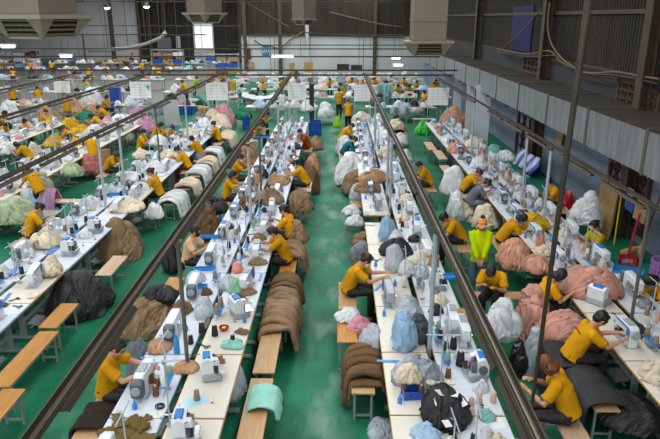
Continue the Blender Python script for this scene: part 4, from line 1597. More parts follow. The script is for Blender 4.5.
# ------------------------------------------------------------------ tables
TAB = {}
def col_x(b, s): return b.x + s * .345
SIDEW = {-1: 'left column', 1: 'right column'}
EDGE = {-1: 'left side', 1: 'right side'}
for b in BL:
    for s in (-1, 1):
        ys = []
        if b.i == 4 and s == -1:
            ys = [3.2 + (k + .5) * TP for k in range(7)] + [13.42 + (k + .5) * TP for k in range(10)]
        else:
            n = int((b.y1 - b.y0) / TP)
            ys = [b.y0 + (k + .5) * TP for k in range(n)]
        for k, y in enumerate(ys):
            near = y < 13
            if b.i == 3: kind = 'wood' if (s == 1 and k < 4) else 'blue'
            elif b.i == 4: kind = 'wood' if (s == -1 and k < 8) else 'white'
            elif b.i == 5: kind = 'wood' if s == -1 and k < 6 else 'white'
            elif b.i == 2: kind = 'wood' if (s == 1 and k in (2, 6, 7)) else 'blue'
            else: kind = 'wood'
            ed = {'wood': 'wood-edged', 'blue': 'blue-edged', 'white': 'white'}[kind]
            sewing_table(col_x(b, s), y, 0 if s > 0 else PI, kind, '%s sewing table, %s, %s, %s from front' % (ed, NMS[b.i], SIDEW[s], ORD[k]), 'sewing tables', y < 16)
            TAB[(b.i, s, k)] = (col_x(b, s), y)

# ------------------------------------------------------------------ people
PEOPLE = []
def who(px, py, key, facing, label, s=.97, **k):
    P = POSES[key]
    z = P['hc'].z * s
    h = at(px, py, z)
    rz = R(facing)
    off = Matrix.Rotation(rz, 3, 'Z') @ Vector((P['hc'].x * s, P['hc'].y * s, 0))
    p = h - off
    zf = min(0, 0)
    zs = 0.0
    o = person(key, (p.x, p.y, zs), rz, label, s=s, **k)
    PEOPLE.append((p.x, p.y, facing, P['sit'], label))
    return o
RIGHT, LEFT, AWAY, TOWARD = -90, 90, 0, 180
Y_ = 'person in yellow '
# line left of the middle aisle
who(118, 348, 'reach3', RIGHT, Y_ + 'with tied dark hair reaching over brown scraps at lower left', hair='bun', face=True, s=1.0)
who(196, 231, 'sew_up', -100, 'person in a peach top and black face mask with hair tied up', shirt=M_peach, mask=M_maskblack, hair='bun', face=True)
who(233, 175, 'reach3', RIGHT, Y_ + 'bent over beside a black cloth bundle left of the steel pole', hair='bob')
who(241, 158, 'reach3', RIGHT, Y_ + 'reaching forward behind the dull steel pole', mask=M_mask)
who(262, 123, 'sew', RIGHT, Y_ + 'seated at a blue tray beside a tan cloth heap', hair='bob')
who(267, 114, 'sew_low', RIGHT, Y_ + 'with an orange cap far along the left middle line', hair='short', hat=None)
who(300, 132, 'turn2', LEFT, 'person in a rust orange top and matching trousers sewing by the aisle', shirt=M_orange, trousers=M_rustpants, hair='short', mask=M_maskblue)
who(295, 164, 'reach', LEFT, Y_ + 'reaching over the table beside brown trousers, right of the aisle line', mask=M_mask)
who(283, 210, 'sew_up', 70, Y_ + 'seen from behind with dark bun amid brown cloth by the aisle', logo=True)
who(272, 232, 'reach2', LEFT, Y_ + 'with ponytail and wrist watch sewing above draped brown trousers', hair='pony', hairmat=mat('dark_brown_hair', '#2E1A12', .5, var=.2), mask=M_mask)
# line right of the middle aisle
who(367, 260, 'reach', RIGHT, Y_ + 'with brown bun and white mask sitting at a white table by aisle', hair='bun', hairmat=MATS['dark_brown_hair'], mask=M_mask, s=1.0)
who(355, 140, 'sew_low', -95, 'person in a teal long-sleeved top bending over white cloth', shirt=M_teal, long_=True, hair='bun', mask=M_mask)
who(352, 126, 'sew_low', RIGHT, Y_ + 'and white cap bending behind the teal-topped worker', hair='short')
who(348, 101, 'stand_work', 4, Y_ + 'and black trousers standing at the end of the line', hair='pony', hairmat=M_hairbrown)
who(419, 165, 'sew', LEFT, Y_ + 'with cropped hair behind the hanging rail', hair='short')
who(444, 218, 'sew_low', LEFT, Y_ + 'bent low behind the hanging rail near the neon-topped woman', hair='bun')
who(396, 118, 'sew', LEFT, Y_ + 'half hidden by the far part of the rail', hair='bun')
who(547, 365, 'turn', 80, Y_ + 'with short brown hair holding a black bag at lower right', hair='bob', hairmat=M_hairbrown, face=True, s=1.0)
def cap(b, P, L, M):
    mc = mat('peach_cap', '#D08A50', .8)
    m2 = MB().ell(L(0, .0, .062), (.088, .10, .066), M, 16, 9)
    m2.loft([L(0, .085, .055), L(0, .12, .045), L(0, .165, .03)], [(.075, .012), (.07, .01), (.03, .006)], P['hr'], 12)
    m2.build('cap', mc, b, True)
who(482, 224, 'stand_clasp', 172, 'woman in a neon yellow knit top and peach cap standing with hands clasped', shirt=M_neon, long_=True, trousers=M_jeans, hair='topbun', mask=mat('mauve_mask', '#8A6A70', .8), hat=cap, s=1.0)
# line beside the brick wall
who(479, 173, 'sew_low', RIGHT, Y_ + 'with a long brown ponytail beside the grey-topped worker', hair='pony', hairmat=MATS['dark_brown_hair'])
who(487, 184, 'sew_low', RIGHT, 'person in a grey patterned top sewing next to a ponytailed worker', shirt=M_greytop, trousers=M_greytop, hair='bun')
who(522, 219, 'sew_low', RIGHT, Y_ + 'leaning over pink cloth below the yellow garments', hair='bob', mask=M_maskblue)
who(491, 272, 'sew_low', 152, Y_ + 'with blue mask bending over white cloth behind the rail', hair='bun', mask=M_maskblue, s=1.0, face=True)
who(560, 276, 'sew', RIGHT, Y_ + 'with dark bob holding salmon cloth beside the thin post', hair='bob', mask=M_maskblue)
who(601, 319, 'reach', -84, Y_ + 'and black trousers reaching to a machine at the lower right', hair='short', logo=True, s=1.02)
who(594, 226, 'sew_up', 100, Y_ + 'and hair clip facing left near the plywood boards', hair='bun', face=True, shirt=cloth('olive_yellow_jersey', '#B39A18', .1, .2))
who(650, 281, 'sew_low', 100, Y_ + 'and glasses cut by the right edge', hair='bob', mask=M_maskblue)
who(548, 183, 'sew', 95, Y_ + 'and pale headband by the blue brick wall', hair='bun', mask=M_mask)
# third line from the left
who(177, 150, 'sew', LEFT, Y_ + 'on a bench of white cloth, nearest of the three facing left', hair='bun', trousers=M_rustpants, mask=M_mask)
who(192, 139, 'turn', LEFT, Y_ + 'on a bench of white cloth, middle of the three facing left', hair='bun', trousers=M_greytop, mask=M_mask)
who(213, 124, 'sew_up', LEFT, Y_ + 'on a bench of white cloth, farthest of the three facing left', hair='bun', mask=M_mask)
who(150, 172, 'sew_up', LEFT, Y_ + 'and black trousers on a stool at the cream-clothed table', hair='bun')
who(144, 132, 'sew_up', RIGHT, Y_ + 'with short hair and mask facing right behind spools', hair='short', mask=M_mask)
who(161, 125, 'sew', RIGHT, Y_ + 'facing right beside mauve cloth on the third line', hair='bob')
who(118, 155, 'sew_low', RIGHT, Y_ + 'bent low beside the leaning tan board', hair='bob')
who(172, 128, 'sew_low', -100, Y_ + 'with patterned scarf bent behind the short-haired worker', hair='bun')
def greencap(b, P, L, M):
    MB().ell(L(0, -.01, .05), (.092, .105, .075), M, 14, 9).build('cap', mat('green_cap', '#1F9A3E', .8), b, True)
who(91, 136, 'stand_work', 20, Y_ + 'and green cap standing by the steel poles', hair=None, hat=greencap, trousers=C_pink, s=.93)
who(27, 170, 'stand_bend', 60, Y_ + 'bending over the sage green heap under the rail', hair='bun', logo=True, s=.95)
who(40, 208, 'sew', -55, Y_ + 'seen from behind with lettering on the back and dark bun', hair='bun', logo=True)
# second line from the left
for q in ((7, 125, 'sew_low', RIGHT, 'at the far left edge above the sloping rail'), (25, 121, 'reach', RIGHT, 'leaning on white cloth left of the dark bob'), (46, 112, 'reach2', RIGHT, 'with dark bob stretching over yellow cloth'),
          (17, 145, 'sew_low', LEFT, 'facing left between white frames at the left edge'), (62, 129, 'sew_low', LEFT, 'bent over yellow cloth below the sloping rail'), (91, 116, 'sew_low', LEFT, 'bent by a shiny pole on the second line'),
          (107, 97, 'sew_up', RIGHT, 'with a dark bob before the blue locker'), (5, 113, 'sew', RIGHT, 'at the left edge beside pale heaps'), (70, 137, 'sew_low', LEFT, 'bent nearest the wooden table edges on the second line'), (98, 108, 'sew_low', LEFT, 'bent over white cloth under the rail')):
    who(q[0], q[1], q[2], q[3], Y_ + q[4], hair='bob' if q[0] % 2 else 'bun')
who(68, 97, 'stand_work', 0, Y_ + 'and jeans standing with a long ponytail by the white board', hair='pony', trousers=M_jeans, hairmat=MATS['dark_brown_hair'])
for q in ((12, 88, 'sew_up', 10, 'seen from behind at the black cloth table'), (37, 88, 'sew_up', 20, 'behind a shiny pole at the black cloth table'), (12, 69, 'sew', 30, 'far back under the short lamp'), (89, 68, 'sew', 0, 'far back behind the wall board'),
          (105, 61, 'sew', RIGHT, 'first in the row by the far conveyor'), (116, 58, 'sew', RIGHT, 'second in the row by the far conveyor'), (125, 57, 'sew', RIGHT, 'third in the row by the far conveyor'), (132, 54, 'sew', RIGHT, 'fourth in the row by the far conveyor')):
    who(q[0], q[1], q[2], q[3], Y_ + q[4], hair='bun')
who(141, 62, 'stand', 160, Y_ + 'standing behind the board with the teal mark', hair='short')
who(182, 82, 'stand_work', 80, Y_ + 'standing beside green cloth near the blue bin', hair='bun')
who(197, 78, 'stand_work', -60, 'person in a lime green top standing among pink cloth', shirt=M_neongreen, hair='bun')
who(222, 74, 'sew', 170, Y_ + 'behind the board with hanging yellow cloth', hair='bob')
who(213, 75, 'sew', 170, 'person in an orange top behind the board with hanging yellow cloth', shirt=M_orange, hair='bob')
who(242, 86, 'sew', RIGHT, 'person in pale blue with a dark bob by the white hammock sheet', shirt=C_lblue, hair='bob')
who(258, 89, 'sew_up', 0, 'person in a dark teal top with long black hair seen from behind', shirt=M_teal, hair='long')
who(263, 83, 'sew_up', 175, Y_ + 'facing the long-haired worker in teal', hair='bun')
who(308, 90, 'sew', 180, Y_ + 'and mask beside the dark upright post', hair='bob', mask=M_mask)
who(340, 85, 'stand_work', 90, Y_ + 'standing at the far tables before the back wall', hair='bun')
who(339, 90, 'stand', 5, Y_ + 'standing with back to the camera in the far aisle', hair='bun')
who(391, 77, 'sew_up', 180, Y_ + 'before the white back wall behind teal garments', hair='short')
who(404, 79, 'sew', 180, Y_ + 'before the white back wall right of teal garments', hair='short')
who(363, 81, 'sew', 180, 'person in yellow with an orange headscarf at the far tables', hair='short', hairmat=mat('orange_scarf', '#B3501C', .8))
who(424, 92, 'stand_work', 100, Y_ + 'seen from behind left of the board near salmon scraps', hair='short')
who(409, 86, 'sew', 175, Y_ + 'second before the back wall right of teal garments', hair='bun')
who(417, 82, 'sew', 175, Y_ + 'third before the back wall right of teal garments', hair='bun')
who(436, 81, 'sew', 180, Y_ + 'far back under the end of the silver duct', hair='bun')

# ------------------------------------------------------------------ benches
def bench_px(px0, py0, px1, py1, top, label, L=None):
    """bench whose near and far end centres show at the two pixels"""
    a, c = at(px0, py0, .463), at(px1, py1, .463)
    Lg = L or (c - a).length
    m = (a + c) / 2
    return bench(m.x, m.y, 0, top, round(Lg, 1), label)
def bench_c(px, py, rz, top, L, label):
    p = at(px, py, .463)
    return bench(p.x, p.y, rz, top, L, label)
bench(-.985, 6.3, 0, M_bench, 1.7, 'brown plank bench carrying a mint cloth beside the aisle')
bench(-.985, 8.03, 0, M_bench, 1.5, 'long brown plank bench by the aisle, behind the mint-clothed one')
bench(at(8, 396, .463).x, 6.22, 0, M_bench2, 1.3, 'orange wooden bench cut by the left edge')
bench(at(30, 352, .463).x, 7.66, 0, M_bench2, 1.5, 'long orange wooden bench beside the left aisle')
bench(at(56, 318, .463).x, 8.95, 0, M_bench2, .85, 'short orange bench before the black cloth bundle')
bench_c(112, 265, 0, M_bench3, 1.0, 'pale wooden bench behind the black cloth bundle')
bench_c(152, 210, 0, M_bench3, .5, 'small stool under white cloth at the third line')
bench(PEOPLE[0][0], PEOPLE[0][1] - .45, 0, M_bench, 1.3, 'brown bench cut by the bottom edge under the lower-left worker')
bench_c(172, 286, 0, M_bench2, .8, 'orange bench end beside the peach-topped worker')
bench_c(440, 154.5, 0, M_bench3, 1.5, 'pale bench in the right aisle, nearer of the two joined')
bench_c(430, 145.5, 0, M_bench3, 1.5, 'pale bench in the right aisle, farther of the two joined')
bench_c(447, 169.5, 0, M_bench3, 1.2, 'pale bench before the white heap in the right aisle')
bench_c(464, 119, PI / 2, M_bench3, 1.3, 'pale bench set across in front of the salmon scraps')
bench_c(424, 118.5, PI / 2, M_bench3, 1.1, 'pale bench set across behind the green bag')
BSEAT = []
# benches under seated people who have none yet
BPOS = []
k = 0
def has_bench(x, y):
    for o in scene.objects:
        if o.name.startswith('bench') and o.parent is None:
            if abs(o.location.x - x) < .45 and abs(o.location.y - y) < 1.25: return True
    return False
for (x, y, f, sit, lab) in PEOPLE:
    if not sit or has_bench(x, y): continue
    along = 0 if abs(abs(f) - 90) < 40 else PI / 2
    # the bench runs along the line; shift it so that it does not end under the person
    lab2 = lab.replace('person in a ', '').replace('person in ', '')
    t = 'bench under the worker in ' + lab2
    t = ' '.join(t.split()[:16])
    bench(x, y, along, rng.choice((M_bench, M_bench3)), 1.1, t)

# ------------------------------------------------------------------ machines
MGRP = 'sewing machines'
MSKIP = {(3, 1, 0), (3, 1, 1), (3, 1, 2), (3, 1, 3), (4, -1, 0), (4, -1, 1), (4, -1, 2), (4, -1, 3), (4, -1, 4), (4, -1, 5), (4, -1, 6), (4, -1, 7), (4, 1, 1), (5, -1, 3), (2, 1, 2), (4, 1, 2)}
for (bi, s, k), (x, y) in sorted(TAB.items()):
    if (bi, s, k) in MSKIP: continue
    b = BL[bi]
    lab = '%s, %s, %s from front' % (NMS[bi], SIDEW[s], ORD[k])
    loc = (x + s * .06, y + (-.12 if s < 0 else .02) + rng.uniform(-.05, .05), .7502)
    rz = PI / 2 * s + rng.uniform(-.08, .08)
    r = rng.random()
    if r < .2 and not (bi == 3 and s < 0):
        overlock(loc, rz, 'boxy overlock machine, ' + lab, MGRP, y < 14)
    else:
        lockstitch(loc, rz, 'white machine with blue panel, ' + lab, motor=(bi in (3, 2) and s < 0) or r > .7, top=rng.random() < .6, group=MGRP, full=y < 14)
def mpx(px, py, z=.7502): return at(px, py, z)
overlock(mpx(212, 376), PI / 2 + .25, 'grey overlock machine alone on the cream table by the mint cloth')
overlock(mpx(186, 438), PI / 2 + .1, 'overlock machine cut by the bottom edge left of the aisle')
overlock(mpx(240, 315), PI / 2 + .5, 'white overlock machine in a grey case before the green net bag')
lockstitch(mpx(389, 302), -PI / 2 + PI + .05, 'grey machine with round motor on the table of the white-masked worker', motor=True, top=False, bodymat=M_machgrey)
lockstitch(mpx(378, 208), PI / 2 + .1, 'grey machine on an otherwise bare white table', motor=True, top=False, bodymat=M_machgrey)
overlock(mpx(476, 376), -PI / 2, 'overlock machine with pink thread guard near the black cone')
lockstitch(mpx(487, 340), PI / 2, 'white machine half under the rail right of the black cones', motor=False)
overlock(mpx(598, 303), PI / 2 + .7, 'grey machine in front of salmon cloth on the right line')
lockstitch(mpx(36, 283), PI / 2 + .15, 'white machine draped with cream cloth on the wood-edged table', top=False)

# ------------------------------------------------------------------ auto clutter on tables
PAL = {0: [C_white, C_cream, C_rose, C_grey], 1: [C_yellow, C_cream, C_white, C_rose, C_cream], 2: [C_cream, C_cream, C_white, C_white], 3: [C_khaki, C_white, C_brown, P_clear, C_tan, C_black], 4: [C_white, C_white, C_cream, P_clear, C_grey, C_black], 5: [C_salmon, C_white, C_cream, C_pink, C_grey]}
CN = {}
for nm, m in (('white', C_white), ('cream', C_cream), ('rose', C_rose), ('grey', C_grey), ('yellow', C_yellow), ('khaki', C_khaki), ('brown', C_brown), ('clear plastic', P_clear), ('tan', C_tan), ('salmon', C_salmon), ('pink', C_pink), ('sage', C_sage), ('mauve', C_mauve), ('black', C_black), ('green', C_green), ('pale blue', C_lblue), ('teal', C_teal)):
    CN[m.name] = nm
ensure_scraps()
# ------------------------------------------------------------------ heaps placed from the photograph
SEED = [100]
def hb(px0, py0, px1, py1, z, ry, m, label, name='garment_heap', cat='cloth heap', N=64, Mr=24, amp=.28, fr=5.0, an=(1, 1, 1), sq=2.4, flat=.7, rz=0, hmax=None, group=None, maxw=None, fold=1.0):
    """heap whose outline fills the pixel box, standing on the level z, ry deep"""
    SEED[0] += 1
    F = at((px0 + px1) / 2, py1, z)
    yc = F.y + ry
    dep = yc * math.cos(PITCH) + (CAMH - z) * math.sin(PITCH)
    rx = (px1 - px0) / 2 * dep / FPX
    dd = ray((px0 + px1) / 2, (py0 + py1) / 2)
    x = F.x * yc / F.y
    d = ray((px0 + px1) / 2, py0)
    # height: the ray through the top grazes the dome near its rear third
    zt_ = CAMH + d.z / d.y * (yc + ry * .35)
    h = max(.06, zt_ - z)
    if hmax: h = min(h, hmax)
    return heap(name, (x, yc, z + .0008), rx * .95, ry, h * .98, m, label, cat, SEED[0], rz, group, N, Mr, amp, fr, an, sq, flat, fold=fold)
def dr(px, py, w, L, m, label, ha=.3, hb_=.3, topz=.468, fr=9.0, rz=0, thick=.05, fold=.04, mound=0.0, group=None, name='draped_cloth', flare=.12):
    SEED[0] += 1
    p = at(px, py, topz + .04)
    return drape(name, (p.x, p.y), w, L, topz, ha, hb_, m, label, SEED[0], rz, 'cloth', thick, fold, fr, group, 1, mound, flare)

def legs(name, c, w, L, topz, ha, hb_, m, label, seed):
    """a layer of trousers hung side by side over a bench: every leg a strip of its own"""
    r_ = random.Random(seed)
    t = thing(name, (c[0], c[1], topz), 0, label, 'trousers')
    n = int(L / .052)
    for q in range(n):
        y0 = -L / 2 + (q + .5) * L / n + r_.uniform(-.06, .06)
        wd = r_.uniform(.11, .21); a_, b_ = ha * r_.uniform(.5, 1.1), hb_ * r_.uniform(.45, 1.12)
        sk = r_.uniform(-.34, .34); lay = .012 + .075 * r_.random(); hump = r_.uniform(.01, .10)
        tot = a_ + w + b_
        vs, fs = [], []
        nu, nv = 26, 6
        for k in (0, 1):
            for i in range(nu + 1):
                d = i / nu * tot
                if d < a_: x, z, nx, nz = -w / 2 - .02 - .14 * (a_ - d), -(a_ - d), -1, .2
                elif d > a_ + w: x, z, nx, nz = w / 2 + .02 + .2 * (d - a_ - w), -(d - a_ - w), 1, .2
                else:
                    f = (d - a_) / w; x, z, nx, nz = -w / 2 + f * w, hump * math.sin(f * PI), (f - .5) * 1.6, 1
                for j in range(nv + 1):
                    v = j / nv * 2 - 1
                    rr = math.sqrt(max(0, 1 - v * v)) * .017 + .012 * noise.noise(Vector((v * 2.5, d * 5, seed + q * 3)))
                    th = (lay + rr) * (1 if k else .25)
                    vs.append(Vector((x + nx * th, y0 + v * wd / 2 * (1 + .3 * noise.noise(Vector((d * 4, q, seed)))) + sk * x + .02 * noise.noise(Vector((d * 7, q + 5, seed))), max(z + nz * th, -topz + .02))))
        W_ = nv + 1; B = W_ * (nu + 1)
        for k in (0, 1):
            for i in range(nu):
                for j in range(nv):
                    a = k * B + i * W_ + j
                    fs.append((a, a + 1, a + W_ + 1, a + W_))
        for i in range(nu):
            for j in (0, nv):
                a = i * W_ + j
                fs.append((a, a + W_, a + W_ + B, a + B))
        for j in range(nv):
            for i in (0, nu):
                a = i * W_ + j
                fs.append((a, a + 1, a + 1 + B, a + B))
        MB().add(vs, fs).build('trouser_leg', m, t, True)
    return t
# ---- line left of the middle aisle, aisle side: trousers over the benches
MINT = dr(263, 398, .31, .50, C_mint, 'mint green cloth folded over the plank bench by the aisle', .10, .10, .465, 3.5, 0, .03, .02, .02)
bx = -.94
for k, (yy, L, m, hh) in enumerate(((8.75, .66, C_khaki, .34), (9.45, .6, C_khaki, .36), (10.15, .62, C_brown, .36), (11.75, .6, C_khaki, .36))):
    legs('draped_trousers', (bx + .02, yy), .34, L, .47, .22, hh, m, '%s trousers hung in folds over the aisle bench, %s from front' % ('khaki' if m is C_khaki else 'brown', ORD[k]), 40 + k)
bench(bx, 10.45, 0, M_bench2, 3.2, 'long low bench buried under khaki trousers by the aisle')
hb(288, 223, 309, 246, .46, .25, C_khaki, 'khaki heap on the bench behind the wrist-watched worker', fr=6)
hb(286, 184, 312, 216, .30, .45, C_khaki, 'big khaki heap by the aisle behind the reaching masked worker', fr=6, an=(1.6, .6, 1), N=80, Mr=30, hmax=.48)
hb(302, 166, 320, 186, .30, .45, C_brown, 'brown heap beside the aisle in front of the rust-orange worker', fr=6, an=(1.6, .6, 1), hmax=.42)
hb(304, 150, 320, 170, .30, .5, C_tan, 'tan heap beside the rust-orange worker', fr=6, hmax=.40)
hb(308, 134, 323, 152, .30, .6, C_khaki, 'khaki heap behind the rust-orange worker', fr=6, hmax=.40)
hb(296, 296, 299, 300, .0, .1, C_brown, 'small brown scrap under the bench') if False else None
# left side of that line
hb(126, 296, 182, 342, .0, .62, C_khaki, 'long khaki trouser heap behind the lower left worker', fr=3.4, an=(2.4, .5, 1.2), amp=.3, N=110, Mr=40, rz=R(-20))
hb(143, 286, 180, 303, .46, .22, C_black, 'flat black cloth bundle with a white tag on the orange bench end', hmax=.18)
hb(203, 196, 229, 216, .38, .38, C_black, 'shiny black cloth bundle beside the dull steel pole', fr=5)
hb(197, 207, 222, 240, .05, .55, C_brown, 'brown cloth heap behind the peach-topped worker', fr=4, an=(1.8, .8, 1), N=90, Mr=32)
hb(164, 240, 182, 262, .30, .30, C_black, 'black cloth on the bench left of the peach-topped worker', fr=5)
hb(238, 142, 258, 164, .2, .6, C_tan, 'tan cloth heap left of the blue tray', fr=5, amp=.35, hmax=.5)
hb(254, 187, 284, 206, .75, .36, C_khaki, 'khaki cloth heap on the table behind the white machines', fr=6, hmax=.24)
hb(240, 196, 254, 208, .75, .3, C_brown, 'brown cloth heap in front of the cardboard sheet', fr=7, hmax=.24)
hb(255, 168, 268, 180, .75, .3, C_black, 'black plastic bundle among the white machines', fr=6, hmax=.24)
hb(268, 172, 290, 186, .75, .35, C_tan, 'tan cloth pieces among the white machines', fr=7, hmax=.24)
o = MB().box((0, 0, .17), (.34, .02, .34)).build('cardboard_sheet', M_card); p = at(256, 186, .75); o.location = p + Vector((0, 0, .001)); o.rotation_euler = (R(-8), 0, R(10)); tag(o, 'brown cardboard sheet standing on the table by the dull pole', 'cardboard')
rq = random.Random(3)
for q in range(26):
    n = 8; vs = []
    for j_ in range(n + 1):
        for i_ in range(n + 1):
            u, v = i_ / n - .5, j_ / n - .5
            vs.append((u * .17 * (1 + .4 * noise.noise(Vector((v * 3, q, 2)))), v * .11 * (1 + .5 * noise.noise(Vector((u * 4, q, 5)))), .006 + .014 * (1 + noise.noise(Vector((u * 7, v * 5, q))))))
    me = MB().add(vs, [(b_ * 9 + a_, b_ * 9 + a_ + 1, b_ * 9 + a_ + 10, b_ * 9 + a_ + 9) for b_ in range(8) for a_ in range(8)]).mesh('cut_piece', cloth('olive_cloth', '#6B5A32', .15), True)
    o = link('cut_piece', me); p = at(rq.uniform(104, 150), rq.uniform(418, 442), .75)
    o.location = (p.x, p.y, .7505 + .006 * (q % 4)); o.rotation_euler = (0, 0, rq.uniform(0, 6)); sol = o.modifiers.new('s', 'SOLIDIFY'); sol.thickness = .004
    tag(o, 'olive cut piece lying loose at the bottom left end of the table', 'cloth', 'olive cut pieces')
hb(128, 337, 152, 362, .5, .25, C_grey, 'grey and white scraps in front of the lower left worker', fr=8, amp=.4)
hb(148, 340, 172, 356, .752, .2, C_tan, 'tan scraps beyond the grey motor machine', fr=9, amp=.5, hmax=.12)
hb(196, 288, 214, 322, .752, .28, P_clear, 'clear plastic bag of parts among the spools', name='plastic_bag', cat='plastic bag', fr=6, hmax=.22)
hb(186, 270, 206, 286, .752, .25, P_clear, 'cream and clear bag on the table beside the peach-topped worker', name='plastic_bag', cat='plastic bag', fr=6)
hb(220, 272, 238, 292, .752, .2, P_clear, 'grey plastic bag beside the green net', name='plastic_bag', cat='plastic bag', fr=6, hmax=.2)
hb(230, 280, 244, 296, .752, .12, mat('pale_green_net', '#8CC9A0', .6, alpha=.85), 'pale green net bag with white top among the machines', name='net_bag', cat='bag', fr=5, hmax=.22)
hb(232, 262, 244, 274, .752, .12, mat('coral_paper', '#E0907C', .6), 'coral pink bag on the table near the wrist-watched worker', name='small_bag', cat='bag', fr=6, hmax=.14)
hb(230, 288, 258, 296, .752, .12, C_khaki, 'khaki trouser leg laid on the table by the white overlock', fr=6, hmax=.07)
hb(248, 257, 268, 266, .752, .12, C_khaki, 'khaki cloth being sewn by the wrist-watched worker', fr=6, hmax=.07)
hb(229, 364, 245, 405, .28, .28, P_clear, 'clear plastic bag hanging down the aisle side of the cream table', name='plastic_bag', cat='plastic bag', fr=4, sq=3, hmax=.42, maxw=1)
hb(220, 338, 246, 350, .752, .12, C_mint, 'pale mint strip of cloth behind the grey overlock', fr=6, hmax=.06)
hb(172, 362, 200, 375, .752, .15, C_tan, 'tan cloth scraps under the thread arm on the cream table', fr=8, hmax=.08)

drape('draped_cloth', (PEOPLE[0][0], PEOPLE[0][1] - .42), .34, .5, .468, .12, .12, cloth('dark_brown_cloth', '#2E251E', .2), 'dark brown cloth over the bench beside the lower left worker', 77, 0, 'cloth', .03, .02, 4.0, None, 1, 0, .03)
# ---- line right of the middle aisle
hb(334, 150, 366, 188, .05, .75, C_white, 'big white cloth heap in front of the teal-topped worker', fr=4.5, amp=.36, N=90, Mr=34)
hb(337, 136, 352, 156, .1, .6, C_white, 'white cloth heap left of the teal-topped worker', fr=5, amp=.36)
hb(342, 172, 368, 196, .1, .5, C_khaki, 'khaki cloth heap below the big white heap by the aisle', fr=5, amp=.34, N=80, Mr=30)
hb(347, 182, 372, 202, .42, .3, P_clear, 'clear plastic bundle above the aisle bench before the white table', name='plastic_bag', cat='plastic bag', fr=5)
hb(358, 160, 388, 184, .75, .45, C_tan, 'tan and cream cloth heap on the table near the cardboard tube', fr=7, amp=.4, hmax=.24)
hb(354, 178, 380, 194, .752, .3, C_khaki, 'khaki cloth heap at the table end before the white table', fr=7, amp=.4, hmax=.24)
bench_c(352, 212, 0, M_bench3, .5, 'small stool with white folded clothes, farther one by the aisle')
bench_c(355, 222.5, 0, M_bench3, .5, 'small stool with white folded clothes, nearer one by the aisle')
hb(342, 206, 361, 216, .465, .2, C_white, 'white folded clothes on the farther aisle stool', fr=6)
hb(345, 215, 365, 227, .465, .2, C_white, 'white folded clothes on the nearer aisle stool', fr=6)
bench_c(356, 204, 0, M_bench, .6, 'plain wooden stool top before the bare white table')
hb(352, 234, 372, 248, .45, .25, C_khaki, 'khaki cloth on the seat behind the white-masked worker', fr=5)
hb(349, 243, 373, 264, .42, .25, C_grey, 'grey cloth bundle on the seat behind the white-masked worker', fr=5, amp=.35)
hb(378, 216, 396, 243, .752, .16, P_blue, 'tall pale blue plastic bag on the table before the bare white one', name='plastic_bag', cat='plastic bag', fr=4, amp=.18, flat=1.0)
hb(378, 238, 412, 258, .752, .25, C_black, 'black and white garments heaped behind the pale plastic bag', fr=9, amp=.5, hmax=.24)
hb(388, 232, 404, 246, .755, .16, C_white, 'white garments behind the black and white heap', fr=9, amp=.5, hmax=.24)
hb(384, 240, 402, 274, .752, .25, P_clear, 'crumpled clear plastic bag on the black and white garments', name='plastic_bag', cat='plastic bag', fr=5, amp=.22, flat=.9)
hb(398, 258, 413, 278, .752, .2, C_white, 'white tissue beside the crumpled clear bag', fr=8, amp=.4, hmax=.24)
hb(414, 262, 428, 280, .752, .2, P_clear, 'clear bag beside the blue pole foot', name='plastic_bag', cat='plastic bag', fr=5)
hb(412, 252, 430, 266, .752, .2, C_cream, 'peach cream cloth beside the brown cone box', fr=7, amp=.4, hmax=.24)
hb(394, 296, 424, 334, .752, .28, P_clear, 'large clear plastic bag in front of the grey motor machine', name='plastic_bag', cat='plastic bag', fr=5, amp=.3, N=90, Mr=32)
hb(391, 310, 415, 353, .752, .20, P_blue, 'pale blue plastic sack standing on the table', name='plastic_bag', cat='plastic bag', fr=3.2, amp=.16, flat=1.0)
hb(410, 314, 428, 346, .752, .24, mat('dark_bag', '#3A4048', .4, bump=.4, bscale=14), 'dark grey bag behind the pale blue sack', name='plastic_bag', cat='plastic bag', fr=5)
hb(386, 352, 444, 392, .752, .30, mat('smoky_plastic', '#8A97A6', .22, alpha=.72, col2='#C2CCD6', scale=9, bump=.5, bscale=16), 'wide smoky plastic heap on the table below the pale blue sack', name='plastic_bag', cat='plastic bag', fr=7, amp=.32, N=110, Mr=36, hmax=.22)
hb(393, 362, 423, 385, .90, .13, C_cream, 'cream cloth on top of the smoky plastic heap', fr=5, hmax=.16)
hb(421, 383, 467, 432, .752, .26, C_black, 'black trouser heap with white labels at the bottom of the line', fr=6, amp=.34, N=110, Mr=40, hmax=.30, fold=1.5)
hb(411, 426, 440, 447, .752, .2, C_lblue, 'pale blue cloth at the bottom edge below the black heap', fr=5, hmax=.14)
hb(366, 420, 396, 452, .0, .35, P_clear, 'smoky plastic bag on the green floor at the bottom of the aisle', name='plastic_bag', cat='plastic bag', fr=5)
bench_c(362, 372, 0, M_bench, 1.0, 'wooden bench under brown trousers, right of the aisle')
bench_c(347, 326, 0, M_bench2, 1.0, 'orange wooden stool carrying a pink cloth right of the aisle')
hb(344, 318, 378, 352, .2, .34, C_rose, 'dusty pink cloth over the seat right of the aisle', fr=3, hmax=.42, N=64)
hb(333, 310, 362, 324, .465, .18, C_white, 'white ruffled cloth on the bench under the white-masked worker', fr=8, amp=.4)
hb(356, 327, 388, 356, .47, .22, P_clear, 'clear plastic bag leaning on the pink cloth', name='plastic_bag', cat='plastic bag', fr=6, amp=.3)
p = at(366, 364, .5)
legs('draped_trousers', (p.x, p.y), .36, .85, .47, .40, .12, C_brown, 'brown trousers hung in folds over the aisle bench with white tags', 49)
